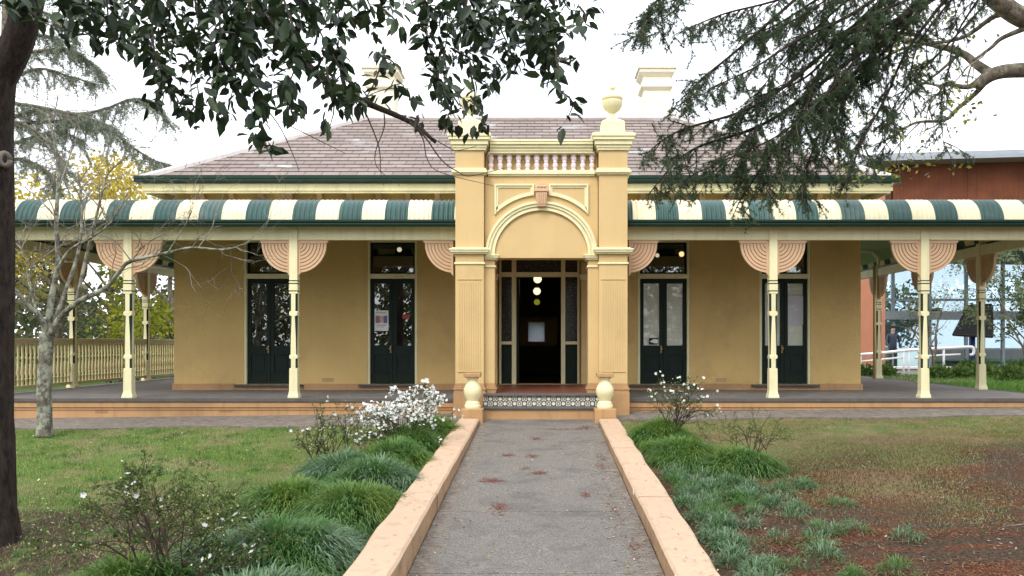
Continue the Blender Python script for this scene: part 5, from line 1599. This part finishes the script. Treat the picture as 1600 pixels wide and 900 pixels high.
M['lime'] = leaf_mat('lime_leaf', [(.16,.20,.02),(.30,.32,.03),(.42,.38,.04),(.10,.15,.02)], .6, .4)
M['grey_green'] = leaf_mat('grey_green_leaf', [(.07,.085,.045),(.11,.12,.065),(.16,.15,.09),(.20,.16,.11)], .6, .25)
M['deep_green'] = leaf_mat('deep_green_leaf', [(.025,.05,.015),(.045,.08,.022),(.07,.11,.03)], .6, .2)
M['bush_dull'] = leaf_mat('dull_green_leaf', [(.10,.14,.07),(.16,.21,.10),(.23,.27,.15)], .6, .35)
M['bush_green'] = leaf_mat('bush_leaf', [(.05,.10,.02),(.08,.15,.03),(.12,.19,.05)], .5, .25)
G = 'trees beyond the railed verandah'
crown_tree('yellow_tree','golden yellow tree rising above the striped roof behind the bare tree','tree',(-18.5,33),9.2,4.2,M['yellow'],11000,.20,1,group=G,lobes=12,low=.45)
crown_tree('yellow_tree','yellow-green tree seen under the verandah beside the house corner','tree',(-13.2,31),6.2,2.6,M['lime'],6500,.16,2,group=G,lobes=11,low=.15)
crown_tree('yellow_tree','yellow-green tree seen under the verandah behind the dark trunk','tree',(-20.5,30),6.4,2.8,M['lime'],5500,.17,3,group=G,lobes=10,low=.4)
crown_tree('grey_tree','thin grey-leaved tree seen through the middle of the railed verandah','tree',(-18.0,36),6.6,2.8,M['grey_green'],5600,.15,4,group=G,lobes=11,low=.1)
crown_tree('grey_tree','thin grey-leaved tree at the far left beyond the railing','tree',(-24.5,36),6.8,3.2,M['grey_green'],5600,.16,5,group=G,lobes=11,low=.1)
crown_tree('grey_tree','thin grey-leaved tree close behind the house corner','tree',(-14.6,38),6.4,2.8,M['grey_green'],5600,.15,6,group=G,lobes=11,low=.1)
crown_tree('green_bush','low dark bush just outside the far end of the railing','bush',(-12.2,24.5),1.9,1.3,M['deep_green'],1800,.10,7,.05,group=None,low=.1)
crown_tree('green_bush','low dark bush outside the railing behind the bare tree','bush',(-15.5,25.5),1.7,1.5,M['deep_green'],1800,.10,8,.05,group=None,low=.1)
crown_tree('green_bush','low dark bush outside the railing next to the near trunk','bush',(-18.8,26),1.6,1.5,M['grey_green'],1700,.10,9,.05,group=None,low=.1)
# a far belt of woodland closes the horizon
pos, dr = [], []
rng = random.Random(90)
for _ in range(15000):
    x = rng.uniform(-95,95)
    if -8 < x < 8 and False: continue
    y = rng.uniform(75,100); hmax = 6.0+2.2*math.sin(x*.21)+1.4*math.sin(x*.53+1)+.8*math.sin(x*1.3)
    pos.append((x,y,float(gz(x,y))+hmax*rng.random()**.7)); dr.append((rng.gauss(0,1),rng.gauss(0,1),rng.gauss(0,1)))
for _ in range(42000):  # unseen trees behind the camera, dimming low sky and filling door reflections
    x = rng.uniform(-42,42); y = rng.uniform(-40,-24); hmax = 9.0+2.6*math.sin(x*.31)+1.8*math.sin(x*.83+1)
    pos.append((x,y,-1.2+hmax*rng.random()**.7)); dr.append((rng.gauss(0,1),rng.gauss(0,1),rng.gauss(0,1)))
M['far_wood'] = leaf_mat('far_wood_leaf', [(.05,.07,.03),(.08,.10,.045),(.12,.12,.06),(.16,.15,.06)], .7, .2)
tag(cloud('far_wood', [inst(CARD_V,CARD_F,pos,dr,np.where(np.array(pos)[:,1]<0,.40,1.0)*RNG.uniform(.7,1.6,len(pos)))], M['far_wood']), 'distant grey-green woodland behind the garden, plus unseen trees behind the camera', 'woodland', kind='stuff')

# cedar in the back on the left: tiers of drooping boughs
K0 = Vector((-15.6,25.0,float(gz(-15.6,25.0))))
bc = tag(empty('conifer_tree', K0), 'tall pale conifer with long drooping boughs behind the bare tree', 'tree')
mb = MB(); q = smooth_line([K0-Vector((0,0,.2)),K0+Vector((0,0,5)),K0+Vector((.1,0,9)),K0+Vector((.1,0,13.5))],5); mb.tube(q,taper(len(q),.32,.06),10); mb.build('trunk', M['bark_pale'], bc, smooth=True)
KB = [[(4,90),(60,80),(110,78),(150,105),(160,118)],[(4,60),(50,55),(95,62),(130,90)],[(4,130),(60,108),(110,120),(150,132)],[(4,190),(60,172),(120,178),(165,170),(205,155),(240,160),(262,190)],
      [(4,195),(80,190),(130,190),(165,195),(200,225),(240,250),(265,258)],[(4,185),(50,200),(90,240),(100,265)],[(4,20),(60,18),(100,35),(120,60)],[(4,160),(50,165),(100,175),(140,185),(180,200)],[(4,230),(50,215),(90,205),(130,220)],
      [(4,-30),(50,-30),(90,-10),(110,20)],[(4,250),(40,250),(75,270),(85,300)],[(4,150),(-60,140),(-120,160)],[(4,80),(-60,70),(-110,95)],[(4,210),(-60,215),(-130,240)]]
rng = random.Random(95); tp_, td_ = [], []; boughs = []
for pl in KB:
    q = smooth_line(poly(pl,(25,24.2+rng.uniform(-.8,.8))),6); b_ = MB(); b_.tube(q, taper(len(q),.06,.012), 5); b_.build('bough', M['bark_pale'], bc, smooth=True)
    for j in range(3,len(q)):
        for _ in range(5):
            p = q[j].lerp(q[j-1], rng.random()); L = rng.uniform(.2,.75)*(1 if rng.random()<.8 else 1.6)
            dirv = Vector((rng.gauss(.2,.55),rng.gauss(0,.5),-.8+rng.gauss(0,.3))).normalized()
            k = int(L/.055)
            for s in range(k): tp_.append(tuple(p+dirv*L*s/k)); td_.append((dirv.x+rng.gauss(0,.6),dirv.y+rng.gauss(0,.6),dirv.z+rng.gauss(0,.6)))
M['blue_needle'] = leaf_mat('grey_blue_needle', [(.16,.20,.15),(.22,.26,.20),(.28,.31,.24),(.26,.25,.17)], .6, .3)
t0 = tuft_template(8,.11,.008,np.random.default_rng(5))
cloud('foliage', [inst(t0[0],t0[1],tp_,td_,RNG.uniform(.7,1.3,len(tp_)))], M['blue_needle'], bc)

# ------------------------------------------------------------------ modern building on the right
bld = tag(empty('modern_building', (20,31,.75)), 'modern building with rust-coloured steel upper storey over a tall glass wall', 'building')
def Pq(px, py, d): return P(px,py,d)
# rust box
mb = MB()
xa, xb = 12.2, 34.0; yb0 = 30.0
zt, zb = 7.95, 5.3
pts_top = [(xa,yb0),(xb,yb0-3.0),(xb,yb0+16),(xa,yb0+18)]
def slab(mb, pl, z0, z1):
    n = len(pl); v = [(x,y,z0) for x,y in pl]+[(x,y,z1) for x,y in pl]
    mb.add(v,[tuple(range(n-1,-1,-1)),tuple(range(n,2*n))]+[(i,(i+1)%n,(i+1)%n+n,i+n) for i in range(n)])
for i in range(9):                                                     # cladding sheets with fine joints
    a, b = i/9, (i+1)/9-.0006
    x0,x1 = xa+(xb-xa)*a, xa+(xb-xa)*b; y0,y1 = yb0-3*a, yb0-3*b
    slab(mb,[(x0,y0),(x1,y1),(x1,y1+.12),(x0,y0+.12)],zb,zt)
slab(mb,[(xa,yb0+.01),(xa+.12,yb0+.02),(xa+.12,yb0+18),(xa,yb0+18)],zb,zt)
mb.build('cladding', M['rust'], bld)
mb = MB(); slab(mb,[(xa+.2,yb0+.3),(xb,yb0-2.7),(xb,yb0+16),(xa+.2,yb0+18)],zb-.1,zt-.05); mb.build('storey_block', M['greysteel'], bld)
mb = MB(); slab(mb,[(xa-1.0,yb0-.7),(xb,yb0-3.9),(xb,yb0+16),(xa-1.3,yb0+18)],zt+.001,zt+.13); slab(mb,[(xa-.8,yb0-.4),(xb,yb0-3.5),(xb,yb0+16),(xa-1.0,yb0+18)],zt+.131,zt+.32); mb.build('roof', M['greyroof'], bld)
mb = MB(); mb.box(10.35,11.15,28.0,28.9,.3,6.85); mb.build('pier', M['terrabrick'], bld, bevel=.02)
# glass wall with steel frame
gy = 33.5
f = MB()
for x in np.arange(12.2,34,1.42): f.box(x-.05,x+.05,gy-.08,gy+.06,.6,5.2)
for z,t in ((4.9,.06),(3.45,.045),(1.55,.03)): f.box(12.0,34,gy-.06,gy+.04,z-t,z+t)
f.box(12.0,34,gy-.25,gy+.1,2.68,3.0)
fr = f.build('glass_wall', M['greysteel'], bld)
for i,x in enumerate(np.arange(12.2,32.5,1.42)):
    g = MB(); g.box(x+.051,x+1.369,gy-.012,gy,.6,5.2); g.build('pane', M['curtain'], fr)
mb = MB(); mb.box(11.5,34,gy+.3,gy+13,.55,.74); mb.build('floor_slab', M['concrete'], bld)
mb = MB(); mb.box(11.5,34,gy+12.9,gy+13.2,.75,3.4); mb.build('rear_wall', M['white'], bld)
for x in (15.4,21.2): 
    mb = MB(); mb.box(x-.12,x+.12,gy+1.2,gy+1.45,.75,5.0); mb.build('steel_column', M['greysteel'], bld)

# black slatted canopy in front of the glass
aw = tag(empty('black_canopy', P(1515,525,29)), 'black slatted sloping canopy in front of the glass wall', 'canopy')
a,b,c,d_ = P(1490,523,29),P(1550,526,29),P(1550,478,31.5),P(1512,480,31.5)
mb = MB()
n = 12
for i in range(n):
    t0_, t1_ = i/n, (i+.8)/n
    q0,q1 = a.lerp(d_,t0_), b.lerp(c,t0_); q2,q3 = b.lerp(c,t1_), a.lerp(d_,t1_); up = Vector((0,.02,.05))
    mb.add([q0,q1,q2,q3,q0+up,q1+up,q2+up,q3+up],[(0,3,2,1),(4,5,6,7),(0,1,5,4),(1,2,6,5),(2,3,7,6),(3,0,4,7)])
mb.build('slats', M['black'], aw)
mb = MB(); mb.tube([a,b],.05,6); mb.tube([d_,c],.05,6); mb.tube([a,d_],.05,6); mb.tube([b,c],.05,6)
q = [a+Vector((0,0,.06)), b+Vector((0,0,.06)), c+Vector((0,0,.06)), d_+Vector((0,0,.06))]
mb.add(q+[p+Vector((0,0,.03)) for p in q],[(0,3,2,1),(4,5,6,7),(0,1,5,4),(1,2,6,5),(2,3,7,6),(3,0,4,7)])
mb.build('canopy_frame', M['black'], aw)
mb = MB(); zg = float(gz(16,30)); mb.tube([(P(1519,525,29.6).x,29.6,zg),(P(1519,525,29.6).x,29.6,2.2)],.10,10); mb.build('canopy_post', mat('blue_steel',(.03,.05,.16),.4), aw, smooth=True)
# dark seat wall below it
t = tag(empty('dark_planter', (P(1515,570,28.6).x,28.6,float(gz(14,28)))), 'low dark planter box under the black canopy', 'planter')
mb = MB(); x0 = P(1490,570,28.6).x; x1 = P(1537,570,28.6).x; mb.box(x0,x1,28.6,29.3,.65,1.15); mb.build('box', M['black'], t, bevel=.02)
mb = MB(); mb.box(x0-.05,x1+.05,28.55,29.35,1.151,1.2); mb.build('rim', M['black'], t, bevel=.01)
# white ramp wall and handrails
t = tag(empty('ramp_wall', (11,27,.7)), 'low pale concrete ramp wall outside the verandah', 'wall')
mb = MB(); mb.prism([(26.6,.55),(26.9,.55),(26.9,.98),(26.6,.98)], 9.2, 13.0, 'x'); mb.build('parapet', M['concrete'], t, bevel=.02)
mb = MB(); mb.prism([(26.55,.981),(26.95,.981),(26.95,1.05),(26.55,1.05)], 9.2, 13.05, 'x'); mb.build('coping', M['white'], t, bevel=.01)
def handrail(x0, x1, y, z0, z1, label, posts):
    t = tag(empty('handrail', ((x0+x1)/2,y,.7)), label, 'handrail', 'white ramp handrails')
    mb = MB(); mb.tube(smooth_line([(x0,y,z0),((x0+x1)/2,y,(z0+z1)/2),(x1-.1,y,z1),(x1,y,z1-.06),(x1,y,z1-.2),(x1-.1,y,z1-.24)],4),.045,8); mb.build('rail', M['white'], t, smooth=True)
    mb = MB(); mb.tube([(x0,y,z0-.22),(x1-.4,y,z1-.22)],.03,8); mb.build('rail', M['white'], t, smooth=True)
    for px in posts:
        mb = MB(); zz = z0+(z1-z0)*(px-x0)/(x1-x0); mb.tube([(px,y,.6),(px,y,zz)],.035,8); mb.build('upright', M['metal'], t, smooth=True)
handrail(9.2,11.35,26.0,1.40,1.58,'white tubular handrail ending at the corner verandah post',(10.9,11.05,9.6))
handrail(11.6,13.1,26.2,1.60,1.66,'white tubular handrail between the corner post and the sapling',(12.2,))
# info panel, pale
t = tag(empty('sign_panel', (11.55,27.4,.8)), 'pale blue free-standing panel by the handrails', 'sign')
mb = MB(); mb.box(11.3,11.95,27.4,27.44,.9,1.62); mb.build('board', mat('pale_blue_board',(.45,.62,.66),.4), t, bevel=.005)
mb = MB(); mb.box(11.34,11.40,27.39,27.45,.5,.9); mb.box(11.85,11.91,27.39,27.45,.5,.9); mb.build('legs', M['metal'], t)

# person standing by the glass
def person(x, y, z, h, label):
    k = h/1.75
    V = {'pel':(0,0,.95),'bel':(0,0,1.10),'che':(0,-.01,1.32),'nec':(0,0,1.50),'hd':(.0,-.02,1.60),'top':(0,-.01,1.72),
         'lh':(-.09,0,.90),'lk':(-.10,-.05,.50),'la':(-.10,.02,.09),'lt':(-.10,-.13,.04),'rh':(.09,0,.90),'rk':(.11,.03,.50),'ra':(.12,.12,.09),'rt':(.12,-.02,.04),
         'ls':(-.19,0,1.42),'le':(-.25,-.03,1.15),'lw':(-.22,-.16,.95),'lf':(-.21,-.22,.88),'rs':(.19,0,1.42),'re':(.26,.02,1.15),'rw':(.20,-.16,1.0),'rf':(.17,-.23,.96)}
    rad = {'pel':.15,'bel':.135,'che':.16,'nec':.06,'hd':.095,'top':.075,'lh':.09,'lk':.062,'la':.045,'lt':.04,'rh':.09,'rk':.062,'ra':.045,'rt':.04,'ls':.065,'le':.045,'lw':.034,'lf':.035,'rs':.065,'re':.045,'rw':.034,'rf':.035}
    names = list(V); E = [('pel','bel'),('bel','che'),('che','nec'),('nec','hd'),('hd','top'),('pel','lh'),('lh','lk'),('lk','la'),('la','lt'),('pel','rh'),('rh','rk'),('rk','ra'),('ra','rt'),('che','ls'),('ls','le'),('le','lw'),('lw','lf'),('che','rs'),('rs','re'),('re','rw'),('rw','rf')]
    me = bpy.data.meshes.new('person'); me.from_pydata([tuple(c*k for c in V[n]) for n in names], [(names.index(a),names.index(b)) for a,b in E], [])
    o = bpy.data.objects.new('person', me); link(o, None, (x,y,z))
    o.modifiers.new('skin','SKIN'); 
    for i,n in enumerate(names):
        s = me.skin_vertices[0].data[i]; s.radius = (rad[n]*k, rad[n]*k*.85); s.use_root = (n=='pel')
    sb_ = o.modifiers.new('sub','SUBSURF'); sb_.levels = 2; sb_.render_levels = 2
    m = bpy.data.materials.new('dark_clothes'); n_, l_, p_ = nodes_of(m)
    tc = n_.new("ShaderNodeTexCoord"); sx = n_.new("ShaderNodeSeparateXYZ"); l_.new(tc.outputs["Object"], sx.inputs[0])
    c1 = mixc(n_, l_, step(n_,l_,sx.outputs[2],.94*k,.96*k), (.03,.032,.04), (.035,.045,.075))
    c2 = mixc(n_, l_, step(n_,l_,sx.outputs[2],1.475*k,1.49*k), c1, (.45,.28,.20))
    l_.new(c2, p_.inputs["Base Color"]); me.materials.append(m)
    tag(o, label, 'person')
    mb = MB(); mb.lathe([(.085*k,1.63*k+z),(.1*k,1.68*k+z),(.085*k,1.74*k+z),(.04*k,1.775*k+z),(0,1.78*k+z)], x, y+.02, 14); mb.build('hair', M['bark_dark'], o, smooth=True)
    mb = MB(); mb.box(x-.14*k,x+.14*k,y+.10*k,y+.25*k,z+1.05*k,z+1.45*k); mb.build('backpack', M['black'], o, bevel=.04)
person(P(1395,540,32).x, 32.0, .72, 1.68, 'person in dark clothes with a backpack standing before the glass wall')

# shrubs on the mulch bed beyond the verandah
def bush(x, y, r, label, seed, mt='bush_green', n=900):
    rng = random.Random(seed); z = float(gz(x,y)); t = tag(empty('round_shrub',(x,y,z)), label, 'shrub', 'low clipped shrubs in the mulch bed')
    lines, tips = [], []
    for _ in range(7): grow(rng,(x,y,z),(rng.gauss(0,.6),rng.gauss(0,.6),1),r*.9,.012,2,lines,tips,.7,0,.7,(2,3),.2)
    tubes(lines,4).build('stems', M['twig'], t)
    pos, dr = [], []
    for _ in range(n):
        d = Vector((rng.gauss(0,1),rng.gauss(0,1),abs(rng.gauss(0,1)))).normalized(); rr = r*(.55+.5*rng.random())*(1+.18*math.sin(5*d.x+3*d.y+seed))
        pos.append((x+d.x*rr,y+d.y*rr,z+.05+d.z*rr*.85)); dr.append((d.x+rng.gauss(0,.5),d.y+rng.gauss(0,.5),d.z+rng.gauss(.2,.5)))
    cloud('foliage', [inst(CARD_V,CARD_F,pos,dr,RNG.uniform(.05,.11,n))], M[mt], t)
for i,(px,py,d,r,lab) in enumerate(((1466,592,24.0,.34,'small round shrub just past the corner verandah post'),(1497,592,24.2,.30,'small round shrub, second past the corner post'),(1512,582,26.5,.42,'round shrub under the black canopy, set back in the bed'),(1535,588,24.6,.42,'round shrub against the second verandah post'),
        (1578,596,22.5,.40,'round shrub beyond the outermost verandah post in view'),(1598,582,25.5,.45,'larger shrub at the right edge under the leafy sapling'),(1350,583,25.5,.32,'little shrub by the house corner in front of the terracotta pier'),(1384,580,26.0,.30,'little shrub between the pier and the thin verandah post'))):
    q = P(px,py,d); bush(q.x,d,r,lab,200+i)
mm = MB(); 
v = [(9.6,22.0,.79),(30,22.0,.80),(30,28,.80),(9.6,28,.79)]
mm.add(v+[(a,b,c-.06) for a,b,c in v],[(0,1,2,3),(0,4,5,1),(1,5,6,2),(2,6,7,3),(3,7,4,0)])
tag(mm.build('mulch_bed', mat('bark_mulch',(.17,.12,.10),.95,.45,25,.8,60), None), kind='structure')
# saplings
def sapling(name, x, y, h, label, seed, n, leaf, mt, spread=.5, stems=3, group=None, lean=.16):
    rng = random.Random(seed); z = float(gz(x,y)); t = tag(empty(name,(x,y,z)), label, 'tree', group)
    lines, tips = [], []
    for _ in range(stems): grow(rng,(x+rng.gauss(0,.08),y,z),(rng.gauss(0,lean),rng.gauss(0,.1),1),h*.55,.035,4,lines,tips,spread,0,.66,(2,3),.12)
    tubes([l for l in lines if l[2] >= 3],6).build('trunk', M['bark_pale'], t); tubes([l for l in lines if l[2] < 3],4).build('branches', M['bark_pale'], t)
    cand = [l for l in lines if l[2] <= 2]; pos, dr = [], []
    for _ in range(n):
        pts,_,_ = rng.choice(cand); j = rng.randint(1,len(pts)-1); q = pts[j].lerp(pts[j-1],rng.random())
        pos.append(tuple(q+Vector((rng.gauss(0,.06),rng.gauss(0,.06),rng.gauss(0,.06))))); dr.append((rng.gauss(0,1),rng.gauss(0,1),rng.gauss(-.4,.7)))
    cloud('crown',[inst(CARD_V,CARD_F,pos,dr,RNG.uniform(.6,1.3,n)*leaf)],M[mt],t)
sapling('sapling', P(1606,560,23).x, 23.0, 3.5, 'leafy grey-green young tree at the right edge beyond the verandah', 301, 4200, .085, 'bush_dull', .30, 5, None, .07)
sapling('sapling', P(1640,560,24).x, 24.0, 3.4, 'leafy young tree half cut off by the right edge of the picture', 305, 2600, .10, 'deep_green', .55, 5)
sapling('sapling', P(1456,560,24.5).x, 24.5, 2.5, 'thin open sapling before the glass wall behind the corner post', 302, 300, .055, 'bush_dull', .35, 3)
sapling('sapling', P(1418,560,28.5).x, 28.5, 2.7, 'faint thin sapling between the person and the corner post', 303, 420, .06, 'bush_dull', .32, 2)

# ------------------------------------------------------------------ lamps and papers of the house
def pendant(x, y, z, r, label, mt='lamp', top=4.0):
    t = tag(empty('pendant_lamp', (x,y,z)), label, 'lamp', 'hall pendant lamps')
    mb = MB(); mb.lathe([(0,z-r),(r*.5,z-r*.87),(r*.87,z-r*.5),(r,z),(r*.87,z+r*.5),(r*.5,z+r*.87),(r*.3,z+r)],x,y,18); mb.build('globe', M[mt], t, smooth=True)
    mb = MB(); mb.lathe([(r*.5,z+r*.8),(r*.55,z+r*1.15),(.02,z+r*1.3)],x,y,14); mb.tube([(x,y,z+r*1.2),(x,y,top)],.008,6); mb.build('lamp_rod', M['brass'], t)
pendant(P(840,434,17.6).x,17.6,P(840,436,17.6).z,.085,'globe lamp hanging in the hall, upper of the two white ones')
pendant(P(839,454,19.6).x,19.6,P(839,455,19.6).z,.085,'globe lamp hanging deeper in the hall, lower of the two white ones')
pendant(P(839,472,21.3).x,21.3,P(839,472,21.3).z,.075,'small yellow-green lamp at the far end of the hall','lamp_yellow')
pendant(P(1065,397,17.6).x,17.6,P(1065,397,17.6).z,.055,'brightest bare bulb behind the transom of the door with plain pale blinds','lamp_warm')
pendant(P(1027,399,18.6).x,18.6,P(1027,399,18.6).z,.045,'dim orange bulb beside the bright one behind the transom','lamp')
pendant(P(624,393,17.8).x,17.8,P(624,390,17.8).z,.05,'warm lamp glowing behind the transom of the door with the poster','lamp')
pendant(P(580,396,18.2).x,18.2,P(580,396,18.2).z,.04,'tiny orange bulb behind the transom of the door with the poster','lamp_warm')
def W2(px, py, y): q = P(px,py,y); return q.x, q.z
# poster on the inside of the glass: white sheet with a coloured picture block
def paper(name, px0, py0, px1, py1, y, label, cat, blocks):
    x0,z1 = W2(px0,py0,y); x1,z0 = W2(px1,py1,y)
    mb = MB(); mb.box(x0,x1,y,y+.002,z0,z1); o = mb.build(name, M['white'], None); tag(o,label,cat)
    for (u0,v0,u1,v1,col,nm) in blocks:
        mb = MB(); mb.box(x0+(x1-x0)*u0,x0+(x1-x0)*u1,y-.0012,y-.0003,z1+(z0-z1)*v1,z1+(z0-z1)*v0)
        mb.build(nm, mat('print_'+nm,col,.6,.25,30), o)
yd = YW+.06+.012
paper('poster',585,485,607,517,yd,'white poster with purple and red picture taped inside the door glass','poster',[(.08,.26,.38,.62,(.32,.18,.20),'picture'),(.38,.28,.66,.60,(.55,.40,.42),'picture'),(.66,.26,.92,.62,(.16,.16,.34),'picture'),(.12,.70,.85,.74,(.35,.35,.4),'text_line'),(.12,.80,.7,.83,(.45,.45,.5),'text_line'),(.12,.08,.85,.14,(.5,.5,.55),'text_line')])
paper('red_notice',629,491,640,498,yd,'small red notice on the glass next to the poster','notice',[(.1,.3,.9,.7,(.5,.05,.05),'text_line')])
for m_ in ('red_notice',): bpy.data.objects[m_].data.materials[0] = mat('red_card',(.34,.08,.07),.6)
paper('door_notice',1231,462,1255,507,yd-.006,'faint grey paper sheet on the blind of the outer door','notice',[(.1,.1,.9,.2,(.5,.5,.6),'text_line'),(.1,.3,.6,.55,(.55,.55,.62),'picture')])
bpy.data.objects['door_notice'].data.materials[0] = mat('grey_paper',(.52,.52,.56),.6)
paper('door_sign',1014,528,1029,538,yd-.02,'small black sign with a white arrow shape on the closed double door','sign',[])
o = bpy.data.objects['door_sign']; o.data.materials[0] = M['black']
x0,z1 = W2(1014,528,yd-.02); x1,z0 = W2(1029,538,yd-.02)
mb = MB(); mb.prism([(x0+.01,(z0+z1)/2-.01),(x0+.09,z1-.02),(x1-.01,z1-.03),(x1-.005,(z0+z1)/2),(x1-.02,z0+.015),(x0+.10,z0+.02)], yd-.0225, yd-.0205, 'y'); mb.build('white_shape', M['white'], o)
